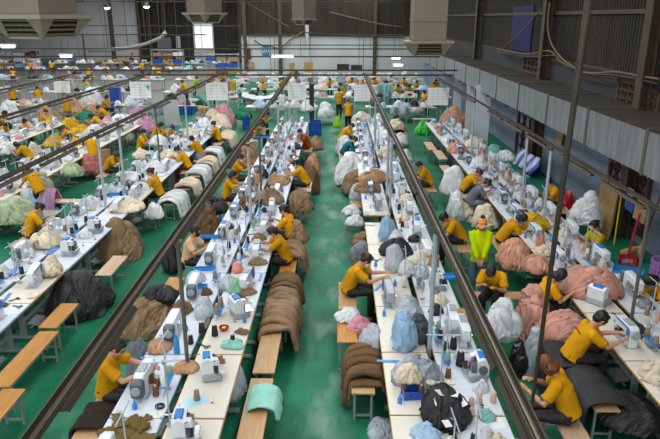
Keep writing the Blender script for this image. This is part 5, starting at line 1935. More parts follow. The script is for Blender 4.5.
# white work along the far half of this line
for k, (a, b_, c, d) in enumerate(((368, 96, 388, 112), (388, 100, 402, 116), (372, 112, 386, 124), (388, 118, 404, 130), (376, 128, 396, 142), (394, 132, 408, 146), (378, 146, 396, 160), (398, 148, 412, 164), (380, 162, 398, 174), (360, 106, 372, 116))):
    hb(a, b_, c, d, .752, .36, C_white if k % 3 else C_cream, '%s cloth heap on far tables right of middle aisle, %s from back' % ('white' if k % 3 else 'cream', ORD[k]), fr=7, amp=.38, N=48, Mr=18, group='white heaps on the far tables', hmax=.3)
# ---- right aisle and the line beside the wall
hb(440, 170, 465, 198, .35, .5, C_white, 'white cloth heap in the right aisle beside the ponytailed worker', fr=5, amp=.36, N=80, Mr=30)
hb(447, 186, 464, 222, .0, .34, C_white, 'white cloth hanging down beside the right aisle stool', fr=5, an=(1.6,.7,1), N=80, hmax=.62)
hb(461, 200, 474, 224, .0, .4, C_cream, 'cream padded roll hanging behind the neon-topped woman', fr=3, amp=.15)
hb(472, 206, 497, 232, .1, .45, C_cream, 'cream cloth over the seat under the grey-topped worker', fr=4, amp=.22)
hb(438, 104, 470, 131, .0, 1.1, C_salmon, 'large heap of salmon scraps in front of the white board', fr=5, hmax=1.0, amp=.4, N=110, Mr=40)
hb(464, 133, 487, 149, .752, .4, C_cream, 'round cream cloth pile on the far table by the wall', fr=4, hmax=.24)
hb(448, 144, 466, 154, .752, .4, C_salmon, 'salmon pieces on the far table by the wall', fr=8, amp=.4, hmax=.24)
hb(470, 158, 486, 170, .752, .35, C_white, 'white cloth on the table above the ponytailed worker', fr=6, hmax=.24)
hb(486, 140, 502, 156, .752, .4, C_teal, 'pale teal cloth on the wall side table', fr=6, hmax=.24)
hb(496, 148, 514, 162, .752, .4, C_white, 'white cloth beside the pale teal cloth', fr=6, hmax=.24)
hb(518, 204, 547, 232, .75, .3, C_yellow, 'pile of yellow garments on the table behind the thin post', fr=6, amp=.4, N=90, Mr=30, hmax=.24)
hb(497, 240, 527, 272, .42, .45, C_salmon, 'salmon cloth on the lap of the worker below the yellow garments', fr=4, an=(1.6, .7, 1), N=90, Mr=34)
hb(522, 250, 548, 276, .752, .3, C_salmon, 'salmon cloth on the table before the grey machine', fr=6, hmax=.24)
hb(556, 252, 618, 302, .752, .48, C_pink, 'large sheet of salmon cloth heaped across the right tables', fr=4, amp=.3, an=(.8, 1.4, 1), N=120, Mr=40, hmax=.32)
hb(512, 290, 548, 350, .02, .42, C_pink, 'salmon cloth heap on the floor right of the white cloth', fr=3.4, an=(2, .7, .9), N=110, Mr=40, hmax=.75)
hb(538, 306, 590, 352, .42, .5, C_pink, 'salmon cloth spread over the bench behind the dark-bobbed worker', fr=3.6, an=(.7, 1.8, 1), N=110, Mr=40, hmax=.28)
hb(484, 288, 518, 345, .45, .30, C_white, 'white cloth hanging from the hands of the blue-masked worker', fr=5, amp=.3, N=90, Mr=34, hmax=.55)
bench_c(561, 362, 0, M_bench, 1.1, 'bench under black cloth behind the reaching lower right worker')
bench_c(594, 390, 0, M_bench, .9, 'bench under black cloth at the lower right')
dr(562, 356, .42, .7, C_black, 'smooth black cloth over the bench behind the lower right worker', .40, .20, .47, 2.2, 0, .03, .02, .02)
dr(594, 386, .44, .85, C_black, 'smooth black cloth over the bench at the lower right', .42, .20, .47, 2.2, 0, .03, .02, .02)
hb(588, 396, 658, 440, .25, .5, C_black, 'heap of black garments tied with a white tape at lower right', fr=5, amp=.34, an=(.8, 1.7, 1), N=120, Mr=44, hmax=.45)
hb(614, 320, 645, 338, .752, .2, C_black, 'flat black cloth on the table by the lower right worker', fr=3, hmax=.10)
hb(510, 344, 523, 380, .55, .12, mat('glossy_black_bag', '#141416', .3, bump=.4, bscale=12), 'black plastic bag held by the short-haired worker at lower right', name='hanging_bag', cat='plastic bag', fr=5, flat=1.0)
hb(522, 330, 536, 382, .05, .2, P_clear, 'clear plastic bag hanging behind the black bag', name='hanging_bag', cat='plastic bag', fr=4, flat=1.0, hmax=.7)
hb(570, 192, 598, 228, .35, .45, C_white, 'fanned white cloth heap against the blue brick wall', fr=4, an=(.6, 2.2, 1.2), N=90, Mr=36, hmax=.62)
hb(536, 246, 552, 258, .752, .2, C_cream, 'cream cloth beside the grey machine below the thin post', fr=6, hmax=.24)
# ---- third line from the left
hb(54, 268, 114, 326, .0, .72, C_black, 'large tied bundle of black cloth on the floor by the orange bench', fr=3.2, amp=.32, an=(1.6, .7, 1.3), N=130, Mr=48, hmax=.75)
hb(101, 220, 143, 266, .0, .62, C_khaki, 'rounded heap of khaki trousers on the floor by the left aisle', fr=3.6, amp=.3, an=(2.2, .7, .8), N=120, Mr=44, hmax=.85)
hb(110, 188, 146, 214, .752, .42, C_cream, 'cream cloth spread over the wood-edged table by the seated worker', fr=5, N=90, Mr=30, hmax=.16)
dr(118, 208, .2, .5, C_cream, 'cream cloth hanging from the table end beside the steel pole', .5, .05, .76, 6, PI / 2 * 0, .04, .04)
hb(44, 256, 62, 278, .78, .2, C_cream, 'cream cloth over the machine on the wood-edged table', fr=5, hmax=.26)
hb(33, 224, 62, 250, .78, .28, C_cream, 'cream patterned cloth beside the worker with a lettered back', fr=6, hmax=.3)
hb(146, 204, 164, 220, .34, .24, C_white, 'white cloth over the stool by the left aisle', fr=5)
for k, (px, py, L, m) in enumerate(((173, 196, .95, C_white), (188, 182, .8, C_cream), (198, 170, .8, C_white), (207, 160, .8, C_cream), (213, 150, .8, C_white), (226, 135, 1.5, C_cream))):
    p = at(px, py, .55)
    legs('draped_cloth', (p.x, p.y), .40, L, .48, .25, .36, m, '%s cloth draped over the left aisle bench, %s from front' % ('white' if m is C_white else 'cream', ORD[k]), 60 + k)
    bench(p.x, p.y, 0, M_bench3, 1.0 if L < 1 else 1.6, 'bench under draped cloth in the left aisle, %s from front' % ORD[k])
hb(196, 152, 206, 166, .3, .4, C_grey, 'dark grey cloth between the cream heaps by the left aisle', fr=5)
for k, (a, b_, c, d) in enumerate(((146, 160, 166, 174), (160, 148, 178, 160), (172, 138, 186, 148), (180, 126, 200, 138), (196, 116, 212, 128), (206, 108, 220, 118), (122, 170, 142, 184), (134, 150, 150, 160), (150, 136, 168, 146))):
    hb(a, b_, c, d, .752, .36, C_cream if k % 2 else C_white, '%s cloth pile on the tables of the third line, %s' % ('cream' if k % 2 else 'white', ORD[k]), fr=7, amp=.36, N=48, Mr=18, group='cream piles on the third line', hmax=.24)
# left aisle between second and third lines
hb(-14, 178, 44, 226, .42, .55, C_sage, 'large sage green cloth heap on a trestle at the left edge', fr=4, amp=.34, N=120, Mr=42, hmax=.45)
hb(36, 174, 56, 208, .30, .4, C_sage, 'smaller sage green heap beside the pale blue cloth', fr=4, amp=.32, N=80, Mr=30)
t = thing('trestle', (at(15, 222, .4).x, at(15, 222, .4).y + .5, 0), 0, 'low steel trestle under the sage green heap', 'trestle')
MB().box((0, 0, .405), (1.5, .8, .03)).build('deck', M_legmetal, t)
for sx in (-.7, .7):
    for sy in (-.35, .35):
        MB().box((sx, sy, .195), (.04, .04, .39)).build('leg', M_legmetal, t)
p = at(62, 188, .8)
bench(p.x, p.y, PI / 2, M_bench3, 1.5, 'bench under the pale blue and mauve cloth')
for k, (px, m, nm) in enumerate(((52, C_white, 'white'), (60, C_lblue, 'pale blue'), (69, C_mauve, 'mauve'))):
    q = at(px, 187, .5)
    drape('draped_cloth', (q.x, p.y), .36, .42, .47, .36, .3, m, '%s cloth hung over the bench beside the sage heap' % nm, 70 + k, PI / 2 * 1 if False else PI / 2, 'cloth', .05, .05, 5.0, None, 1, .22, .1)
hb(62, 164, 84, 178, .55, .4, C_sage, 'pale sage cloth on the stool under the steel poles', fr=5)
hb(78, 156, 106, 176, .2, .6, mat('brick_rose_cloth', '#A4665E', .9, var=.15), 'brick rose cloth heap behind the green-capped worker', fr=5, amp=.34)
hb(127, 108, 150, 124, .4, .6, C_mauve, 'mauve cloth heap in the second aisle, farther one', fr=5, amp=.36)
hb(134, 119, 160, 134, .4, .6, C_mauve, 'mauve cloth heap in the second aisle, nearer one', fr=5, amp=.36)
hb(120, 128, 132, 142, .4, .5, C_sage, 'sage cloth beside the nearer mauve heap', fr=5)
hb(150, 106, 166, 116, .4, .6, C_grey, 'grey cloth beside the farther mauve heap', fr=5)
for k, (a, b_, c, d, m) in enumerate(((40, 118, 62, 130, C_yellow), (60, 118, 80, 130, C_yellow), (46, 136, 64, 148, C_yellow), (70, 126, 92, 136, C_yellow), (26, 144, 44, 156, C_cream), (0, 142, 14, 156, C_white), (84, 126, 108, 140, C_white), (100, 118, 118, 130, C_rose), (34, 156, 50, 166, C_white), (60, 100, 84, 116, C_tan), (36, 104, 58, 116, C_tan), (84, 104, 100, 114, C_tan), (0, 100, 20, 114, C_white), (76, 112, 96, 120, C_green))):
    hb(a, b_, c, d, .5, .5, m, '%s cloth heap among the workers of the second line, %s' % (CN[m.name], ORD[k]), fr=6, amp=.36, N=56, Mr=20)
# ---- far part of the hall
hb(209, 105, 237, 121, .3, .8, C_rose, 'speckled rose cloth heap beside the cardboard sheet', fr=6, amp=.4, N=80, Mr=28)
hb(208, 114, 232, 132, .5, .7, C_cream, 'speckled cream heap at the far end of the third line', fr=6, amp=.36)
hb(188, 96, 208, 112, .0, 1.0, C_green, 'green cloth heap behind the blue bin', fr=5)
hb(164, 95, 178, 106, .0, 1.0, C_green, 'green cloth heap left of the blue bin', fr=5)
hb(236, 107, 252, 121, .4, .7, C_green, 'green cloth heap below the white hammock sheet', fr=5)
hb(205, 79, 226, 92, .4, .9, C_pink, 'pink cloth pile behind the board with hanging yellow cloth', fr=6)
hb(104, 92, 126, 110, .75, .6, C_white, 'white cloth heap before the blue locker', fr=6, hmax=.24)
hb(82, 88, 104, 106, .2, .9, C_white, 'heap of white patterned sheets left of the blue locker', fr=4)
hb(318, 99, 334, 118, .4, .8, C_white, 'pale cloth heap hanging at the far end of the middle aisle', fr=5, hmax=.55)
hb(300, 100, 316, 112, .6, .7, C_white, 'white cloth heap on the far table left of the dark post', fr=6)
hb(390, 101, 409, 116, .3, .8, C_white, 'pale blue-white cloth heap at the far end right of the aisle', fr=5)
hb(409, 103, 424, 114, .3, .8, C_white, 'white cloth heap left of the board near salmon scraps', fr=5)
hb(345, 88, 356, 98, .75, .6, C_white, 'white cloth on the far table behind the standing workers', fr=6, hmax=.24)
# ------------------------------------------------------------------ small things close to the camera
def stand_px(px, py, rz, label, blue, s, cones=()):
    p = at(px, py, .7502)
    thread_stand((p.x, p.y, .7502), rz, label, blue, s)
    ro = Matrix.Rotation(rz, 3, 'Z')
    for (dx, m, lab) in cones:
        q = p + ro @ Vector((dx, 0, 0))
        cone((q.x, q.y, .7502 + .113), m, lab)
def cone_px(px, py, m, label, s=1.0, z=.7505): 
    p = at(px, py, z); return cone((p.x, p.y, z), m, label, None, s)
# cream table by the mint cloth
stand_px(170, 425, .2, 'steel thread stand with cream plates at the bottom edge left of the aisle', False, 1.3)
cone_px(197, 400, M_cone_t, 'taupe cone standing on pale blue paper on the cream table')
o = MB().box((0, 0, .001), (.26, .2, .002)).build('paper_sheet', mat('pale_blue_paper', '#A9D3E8', .6)); p = at(196, 401, .7503); o.location = p; o.rotation_euler = (0, 0, .5); tag(o, 'pale blue paper sheet under the taupe cone', 'paper')
cone_px(202, 333, M_cone_b, 'black cone with yellow ends beside the red bowl, farther left', 1.2)
for z in (0.0, .15):
    pass
cone_px(215, 336, M_cone_b, 'dark grey cone right of the yellow-ended one', 1.2)
cone_px(191, 344, M_cone_b, 'black cone before the blue bottle on the table edge')
cone_px(233, 344, M_cone_b, 'black cone at the aisle edge of the table')
bottle(at(177, 353, .7505), M_bluetray, 'clear blue water bottle beside the steel pole', 1.15)
o = MB().lathe([(.05, 0), (.075, .05), (.07, .055), (.046, .01), (0, .008)], n=18).build('bowl', M_red, None, 40); o.location = at(224, 330, .7505); tag(o, 'small red bowl among the black cones', 'bowl')
MB().cyl((0, 0, .012), (0, 0, .045), .03, n=12).build('yellow_tape', mat('yellow_tape', '#D8C21E', .5), o, 40)
for k, (px, py) in enumerate(((152, 383), (158, 388), (156, 396))):
    cone_px(px, py, M_cone_br, 'dark brown cone beside the grey motor machine, %s from back' % ORD[k], 1.0)
def tape(px, py, m, label, z=.7505):
    o = MB().lathe([(.028, 0), (.055, 0), (.055, .022), (.028, .022), (.028, 0)], n=18).build('tape_roll', m, None, 40); o.location = at(px, py, z); return tag(o, label, 'tape')
tape(160, 407, C_black, 'black tape roll on the table right of the grey motor machine')
tape(199, 440, M_paper, 'white tape roll at the bottom edge')
# smoky plastic table right of the aisle
def blue_box():
    p = at(412, 397, .7505)
    t = thing('parts_box', (p.x, p.y, .7505), .1, 'deep blue plastic box in front of the smoky plastic heap', 'box')
    MB().box((0, 0, .006), (.22, .14, .012)).build('box_floor', M_deepblue, t)
    m2 = MB()
    for s in (-1, 1):
        m2.box((s * .107, 0, .06), (.008, .14, .10)); m2.box((0, s * .067, .06), (.22, .008, .10))
    m2.build('side_wall', M_deepblue, t)
    MB().box((-.03, -.072, .07), (.03, .004, .03)).build('grip_hole', M_black, t)
blue_box()
stand_px(440, 392, 0, 'thread stand whose arm crosses the smoky plastic heap', False, 1.25)
cone_px(404, 394, M_cone_br, 'brown cone left of the deep blue box', 1.05)
cone_px(421, 396, M_cone_br, 'brown cone at the right end of the deep blue box', 1.05)
cone_px(448, 378, M_cone_br, 'brown cone right of the thread stand pole', 1.0)
cone_px(460, 366, M_cone_b, 'tall black cone in the middle of the white table', 1.5)
cone_px(453, 349, M_cone_b, 'black cone behind the tall black one', 1.3)
for k, (px, py) in enumerate(((471, 408), (479, 403), (471, 419), (493, 402))):
    cone_px(px, py, M_cone_p, 'pale pink cone near the bottom of the rail, %s of four' % ORD[k], 1.0)
hb(478, 410, 494, 424, .752, .12, C_teal, 'pale teal cloth strip beside the pale pink cones', fr=8, hmax=.06)
for k, (px, py, w_, d_, rz) in enumerate(((442, 391, .10, .06, .3), (452, 394, .11, .05, -.5), (437, 401, .07, .07, .8), (443, 424, .10, .06, .2))):
    pass
for k, (px, py) in enumerate(((440, 393), (456, 392), (438, 402), (446, 424), (462, 402))):
    p = at(px, py, .98)
    o = MB().box((0, 0, 0), (.12, .075, .004), M=Matrix.Rotation(.6 * k, 3, 'Z')).build('size_label', M_paper); o.location = p; tag(o, 'white size label lying on the black trouser heap, %s of five' % ORD[k], 'label')
# pink guard of the overlock near the rail
p = at(476, 376, .752)
o = MB().tube([p + Vector((-.10 * math.cos(a), .02, .16 + .12 * math.sin(a))) for a in [R(x) for x in range(-20, 201, 20)]], .012, 6).build('thread_hose', M_rose if False else mat('pink_hose', '#D69ABF', .5), None, True); tag(o, 'pink plastic hose looped over the overlock machine', 'hose')
# cylinder box
def carton(px, py, size, m, label, z=.7505, rz=0, cat='box'):
    p = at(px, py, z); return box_thing('carton', (p.x, p.y, z), size, m, label, cat, rz)
o = MB().lathe([(.09, 0), (.09, .20), (.075, .20), (.075, .01), (0, .01)], n=18).build('cardboard_tube', M_card, None, 40); o.location = at(434, 266, .7505); tag(o, 'brown cardboard tub beside the blue pole', 'tub')
carton(460, 318, (.22, .18, .12), M_card, 'small open carton at the right edge of the table under the rail')
o = MB().lathe([(.03, 0), (.03, .16), (.012, .19), (.012, .21)], n=12).build('bottle', mat('yellow_bottle', '#D8B41E', .4), None, 40); o.location = at(421, 252, .7505); tag(o, 'yellow bottle standing by the cardboard tub', 'bottle')
# blue trays between machines
def flat_tray(px, py, L, w, rz, label, z=.7505):
    p = at(px, py, z)
    t = thing('tray', (p.x, p.y, z), rz, label, 'tray')
    MB().rbox((0, 0, .008), (L, w, .012), .004).build('tray_floor', M_bluetray, t)
    m2 = MB()
    for s in (-1, 1):
        m2.box((s * (L / 2 - .006), 0, .03), (.012, w, .04)); m2.box((0, s * (w / 2 - .006), .03), (L, .012, .04))
    m2.build('rim', M_bluetray, t)
    return t
for k, (px, py, L, w, rz, lab) in enumerate(((448, 278, .34, .2, .1, 'blue tray beside the clear bag under the rail'), (628, 272, .5, .34, -.5, 'blue square tray on the right wall side tables'), (205, 270, .4, .12, .05, 'blue tray across the line beside the peach-topped worker'),
                              (197, 288, .34, .12, .1, 'blue tray before the clear plastic bag of parts'), (262, 138, .8, .16, 0, 'blue tray in front of the worker beside the tan heap'), (210, 238, .4, .12, 0, 'blue tray near the khaki heap'),
                              (118, 195, .5, .14, .3, 'blue tray on the steel poles at the third line'), (80, 186, .55, .14, .2, 'blue tray left of the steel poles'), (405, 140, .6, .14, 0, 'blue tray on the far white line'), (404, 158, .6, .14, 0, 'blue tray on the far white line, nearer'),
                              (492, 172, .5, .16, -.3, 'blue tray before the grey-topped worker'), (520, 178, .5, .16, -.3, 'blue tray on the wall side behind the grey-topped worker'), (498, 190, .4, .14, -.2, 'blue tray right of the grey-topped worker'))):
    flat_tray(px, py, L, w, rz, lab)
# ------------------------------------------------------------------ right wall side
def lean_board(px0, py0, px1, py1, x, m, label, name='board', th=.03, cat='board', tilt=4):
    a, b_ = at_x(px0, (py0 + py1) / 2, x), at_x(px1, (py0 + py1) / 2, x)
    top, bot = at_x((px0 + px1) / 2, py0, x).z, at_x((px0 + px1) / 2, py1, x).z
    if bot < 1.0 and name in ('board', 'cardboard'): bot = .01
    o = MB().box((0, 0, (top - bot) / 2), (th, abs(a.y - b_.y), top - bot)).build(name, m)
    o.location = (x, (a.y + b_.y) / 2, bot); o.rotation_euler = (0, R(tilt), 0)
    return tag(o, label, cat)
lean_board(596, 179, 615, 228, 6.55, mat('plywood', '#A88650', .7, var=.15), 'tall plywood board leaning before the pierced vent on the right wall')
lean_board(605, 186, 612, 236, 6.40, M_card, 'narrow cardboard strip leaning beside the plywood board', 'cardboard', .03, 'cardboard')
lean_board(616, 185, 632, 205, 6.7, mat('pale_blue_sheet', '#93A6BE', .6), 'pale blue-grey sheet behind the yellow pole on the right wall', 'sheet', .02, 'sheet')
lean_board(634, 199, 646, 222, 6.45, M_card, 'brown paper apron hanging beside the right wall vent', 'paper_apron', .03, 'paper')
lean_board(557, 130, 562, 145, 6.9, M_card, 'cardboard strip high on the blue brick wall', 'hanging_cardboard', .03, 'cardboard')
lean_board(626, 203, 634, 211, 6.5, M_deepblue, 'blue and pink packet hanging behind the yellow pole', 'hanging_packet', .05, 'packet')
a, b_ = at_x(622, 191, 6.5), at_x(617, 224, 6.45)
b_ = b_ + (b_ - a).normalized() * ((b_.z - .01) / -(b_ - a).normalized().z)
o = MB().cyl(a, b_, .02, n=8).build('yellow_pole', mat('yellow_paint', '#C9A51C', .5)); tag(o, 'thin yellow pole leaning on the right wall', 'pole')
def dustpan():
    p = at(627, 263, .0)
    t = thing('dustpan', (p.x, p.y, 0), R(-25), 'red long-handled dustpan on the green floor by the right wall', 'dustpan')
    MB().box((0, 0, .012), (.34, .30, .012)).build('pan', M_red, t)
    m2 = MB()
    for s in (-1, 1):
        m2.box((s * .17, 0, .055), (.012, .30, .10))
    m2.box((0, .15, .07), (.34, .012, .13)); m2.build('rim', M_red, t)
    MB().tube([(0, .15, .10), (.04, .19, .5), (.10, .26, 1.05)], .022, 8).build('handle', M_red, t)
    heap('litter_scrap', (p.x, p.y, .02), .12, .1, .05, C_grey, 'grey thread litter lying in the red dustpan', 'litter', 5)
dustpan()
def broom():
    b0 = at_x(648, 250, 6.7); 
    t = thing('broom', (6.6, b0.y, 0), 0, 'broom with dark red handle standing against the right wall', 'broom')
    MB().tube([(0, 0, .55), (.16, 0, 1.45)], .018, 8).build('handle', mat('dark_red_paint', '#7A2A2A', .5), t)
    MB().loft([(-.06, 0, .0), (-.03, 0, .25), (0, 0, .50), (.01, 0, .6)], [(.16, .05), (.13, .05), (.05, .03), (.025, .025)], (0, 1, 0), 14).build('bristle_head', M_card, t, True)
broom()
def broom2():
    b0 = at(634, 262, 0)
    t = thing('broom', (b0.x, b0.y + .2, 0), 0, 'straw broom head lying by the red dustpan', 'broom')
    MB().loft([(-.2, 0, .10), (0, .05, .14), (.2, .1, .2), (.36, .12, .3)], [(.05, .10), (.07, .10), (.05, .06), (.02, .02)], (0, 1, 0), 12).build('bristle_head', M_card, t, True)
    MB().cyl((.36, .12, .3), (.44, .3, 1.1), .016, n=8).build('handle', M_woodedge, t)
broom2()
def basket():
    p = at(660, 287, 0)
    t = thing('basket', (p.x + .1, p.y + .15, 0), 0, 'purple slatted plastic basket at the right edge', 'basket')
    m2 = MB()
    n = 22
    for i in range(n):
        a = 2 * PI * i / n
        m2.box((.24 * math.cos(a), .24 * math.sin(a), .25), (.012, .045, .46), M=Matrix.Rotation(a, 3, 'Z'))
    m2.build('slat_side', M_purple, t)
    m3 = MB()
    for z in (.04, .2, .36, .49):
        m3.lathe([(.235, z - .015), (.252, z - .015), (.252, z + .015), (.235, z + .015), (.235, z - .015)], n=24)
    m3.build('hoop', M_purple, t)
    MB().cyl((0, 0, .0), (0, 0, .02), .235, n=24).build('basket_floor', M_purple, t)
basket()
def striped_sheet():
    a, b_ = at_x(521, 160, 6.6), at_x(541, 160, 6.6)
    p0, p1 = at_x(531, 153, 6.6).z, at_x(531, 180, 6.6).z
    w, h = abs(a.y - b_.y), p0 - max(p1, .05)
    mats = [mat('stripe_blue', '#3C4E9C', .6), mat('stripe_white', '#B8C0DC', .6)]
    vs, fs, mi = [], [], []
    n, q = 24, 12
    for j in range(q + 1):
        for i in range(n + 1):
            u, v = i / n, j / q
            vs.append((-.25 * math.sin(v * 1.4) + .05 * math.sin(u * 19 + v * 4), (u - .5) * w * (1.1 - .3 * abs(v - .4)), h * (1 - v) + .03 * math.sin(u * 11)))
    for j in range(q):
        for i in range(n):
            a_ = j * (n + 1) + i
            fs.append((a_, a_ + 1, a_ + n + 2, a_ + n + 1)); mi.append((i // 2) % 2)
    mb = MB(); mb.v = vs; mb.f = fs; mb.m = mi
    o = mb.build('striped_tarpaulin', mats, None, True)
    o.location = (6.58, (a.y + b_.y) / 2, max(p1, .05))
    s = o.modifiers.new('s', 'SOLIDIFY'); s.thickness = .012
    tag(o, 'blue and white striped tarpaulin hung below the pierced vent', 'tarpaulin')
striped_sheet()
o = heap('red_bag', at(568, 203, .45), .18, .2, .32, M_red, 'dark red bag behind the worker with the pale headband', 'bag', 8, fold=.6)
# white partition and locker near the end of the silver duct
for (a, b_, c, d, Y, m, lab) in ((477, 85, 489, 122, 25.0, M_signwhite, 'white partition panel under the silver duct behind the salmon scraps'), (468, 80, 473, 120, 27.5, M_signwhite, 'narrow white post panel left of the white partition'), (455, 75, 462, 92, 33, M_signwhite, 'white sheet hanging under the far duct')):
    p, q = at_y(a, b_, Y), at_y(c, d, Y)
    o = MB().box((0, 0, p.z / 2), (q.x - p.x, .06, p.z)).build('partition_panel', m); o.location = ((p.x + q.x) / 2, Y, 0.0); tag(o, lab, 'partition')
# ------------------------------------------------------------------ green bag, blue crates, lockers in the far aisles
def crate(px0, py0, px1, py1, m, label, dpt=.5):
    F = at((px0 + px1) / 2, py1, 0); s = (F.y * math.cos(PITCH) + CAMH * math.sin(PITCH)) / FPX
    w = (px1 - px0) * s; d = ray((px0 + px1) / 2, py0); h = CAMH + d.z / d.y * (F.y + dpt * .5)
    t = thing('crate', (F.x, F.y + dpt / 2, 0), 0, label, 'crate')
    m2 = MB()
    for s_ in (-1, 1):
        m2.box((s_ * (w / 2 - .01), 0, h / 2), (.02, dpt, h)); m2.box((0, s_ * (dpt / 2 - .01), h / 2), (w, .02, h))
    m2.build('side_wall', m, t)
    MB().box((0, 0, .02), (w - .04, dpt - .04, .02)).build('crate_floor', m, t)
    m3 = MB()
    for s_ in (-1, 1):
        m3.box((s_ * (w / 2), 0, h - .03), (.05, dpt + .05, .05)); m3.box((0, s_ * (dpt / 2), h - .03), (w + .05, .05, .05))
    m3.build('rim', m, t)
    return t
crate(309, 121, 321, 136, M_deepblue, 'deep blue plastic crate at the far left of the middle aisle', .7)
crate(243, 116, 249, 131, M_deepblue, 'tall blue bin below the white hammock sheet', .5)
crate(176, 101, 192, 115, M_deepblue, 'wide blue bin at the end of the second aisle', .8)
crate(111, 88, 119, 108, M_deepblue, 'blue locker bin behind the worker with the dark bob', .6)
crate(225, 145, 238, 160, M_deepblue, 'blue crate under the tables of the third line') if False else None
heap('green_bag', at(424, 134, 0), .42, .4, .55, M_green, 'bright green plastic bag beside the right aisle tables', 'bag', 31, N=80, Mr=30, fr=4)
o = heap('hanging_bag', at(337, 128, .2), .16, .16, .5, mat('lime_bag', '#9AD41E', .4), 'lime green bag hanging at the far table end of the middle aisle', 'bag', 33, fold=.5)
# hammock of white cloth on a frame
def hammock():
    a, b_ = at(240, 104, .9), at(278, 92, 1.0)
    t = thing('cloth_hammock', ((a.x + b_.x) / 2, (a.y + b_.y) / 2, 0), 0, 'white cloth slung like a hammock between frames at the far hall', 'hammock')
    L = b_.x - a.x + .6
    vs, fs = [], []
    n, q = 20, 10
    for k in (0, .03):
        for j in range(q + 1):
            for i in range(n + 1):
                u, v = i / n, j / q
                vs.append(((u - .5) * L, (v - .5) * 1.6, .95 - k + .25 * (2 * u - 1) ** 2 - .25 * math.sin(v * PI) + .02 * math.sin(u * 30)))
    for k in (0, 1):
        for j in range(q):
            for i in range(n):
                a_ = k * (n + 1) * (q + 1) + j * (n + 1) + i
                fs.append((a_, a_ + 1, a_ + n + 2, a_ + n + 1))
    MB().add(vs, fs).build('slung_cloth', C_white, t, True)
    for sx in (-1, 1):
        for sy in (-1, 1):
            MB().cyl((sx * L / 2, sy * .8, 0), (sx * L / 2, sy * .8, 1.25), .03, n=8).build('leg', M_steel, t)
hammock()
def upright(px, py0, py1, w_, m, label, name='hanging_cloth', th=.12, cat='cloth'):
    F = at(px, py1, .35); d = ray(px, py0); z = CAMH + d.z / d.y * F.y
    s = (F.y * math.cos(PITCH) + CAMH * .3) / FPX
    SEED[0] += 1
    o = MB().box((0, 0, 0), (.01, .01, .01))
    vs, fs = [], []
    n, q = 14, 10; W_ = w_ * s; H_ = z - .35
    for k in (-1, 1):
        for j in range(q + 1):
            for i in range(n + 1):
                u, v = i / n, j / q
                vs.append(((u - .5) * W_ * (1 + .15 * v * math.sin(SEED[0])), k * th / 2 + .05 * math.sin(u * 16 + SEED[0]) * (.4 + v), H_ * (1 - v)))
    B = (n + 1) * (q + 1)
    for k in (0, 1):
        for j in range(q):
            for i in range(n):
                a_ = k * B + j * (n + 1) + i
                fs.append((a_, a_ + 1, a_ + n + 2, a_ + n + 1))
    for j in range(q):
        for i in (0, n):
            a_ = j * (n + 1) + i
            fs.append((a_, a_ + n + 1, a_ + n + 1 + B, a_ + B))
    for i in range(n):
        for j in (0, q):
            a_ = j * (n + 1) + i
            fs.append((a_, a_ + 1, a_ + 1 + B, a_ + B))
    t = thing(name, (F.x, F.y, 0), 0, label, cat)
    c = MB().add(vs, fs).build('cloth_sheet', m, t, True); c.location.z = .35
    m2 = MB().cyl((-W_ * .6, 0, z), (W_ * .6, 0, z), .02, n=6); m2.build('hanging_bar', M_steel, t)
    for sx in (-1, 1):
        MB().cyl((sx * W_ * .6, 0, 0), (sx * W_ * .6, 0, z), .018, n=6).build('leg', M_steel, t)
upright(234, 80, 100, 4.5, C_yellow, 'yellow cloth hanging on a stand beside the ruled board')
upright(229, 80, 98, 2.5, C_rose, 'narrow rose cloth strip hanging beside the yellow cloth')
upright(388, 84, 104, 8, mat('aqua_cloth', '#86B8B4', .9), 'aqua garments hanging on a stand before the back wall, right one')
upright(381, 84, 102, 5, mat('aqua_cloth2', '#7FAFB0', .9), 'aqua garments hanging on a stand before the back wall, left one')
upright(282, 95, 112, 6, C_white, 'white cloth hanging by the rail end left of the middle aisle')
upright(374, 85, 101, 8, C_white, 'white sheet hanging right of the ruled board') 
upright(111, 60, 62, 2, C_cream, 'cream strip') if False else None
p = at_y(311.5, 84, 31)
o = MB().box((0, 0, p.z / 2), (.22, .2, p.z)).build('dark_post', M_cabled); o.location = (p.x, 31, 0); tag(o, 'dark upright post at the far end of the middle aisle', 'post')
p, q = at(199, 123, .3), at(209, 123, .3)
box_thing('carton', ((p.x + q.x) / 2, p.y, .0), (q.x - p.x, .5, 1.05), M_card, 'tall brown carton at the far end of the third line', 'box', .2)
o = MB().box((0, 0, .62), (.75, .05, 1.25)).build('leaning_sheet', mat('pale_panel', '#A9ACA8', .7)); p = at(173, 126, 0); o.location = (p.x, p.y, 0.02); o.rotation_euler = (R(-14), 0, R(25)); tag(o, 'pale grey panel leaning in the second aisle beside the blue bin', 'panel')
o = MB().box((0, 0, 1.1), (.16, .08, 2.2)).build('leaning_plank', mat('pale_plank', '#B9AE98', .7)); p = at(81, 103, 0); o.location = (p.x, p.y, 0.02); o.rotation_euler = (0, R(-14), R(25)); tag(o, 'pale plank leaning beside the standing ponytailed worker', 'plank')
box_thing('cardboard_sheet', at(107, 176, .02), (.34, .06, .9), M_card, 'tan cardboard panel standing beside the bent worker of the third line', 'cardboard', .4)
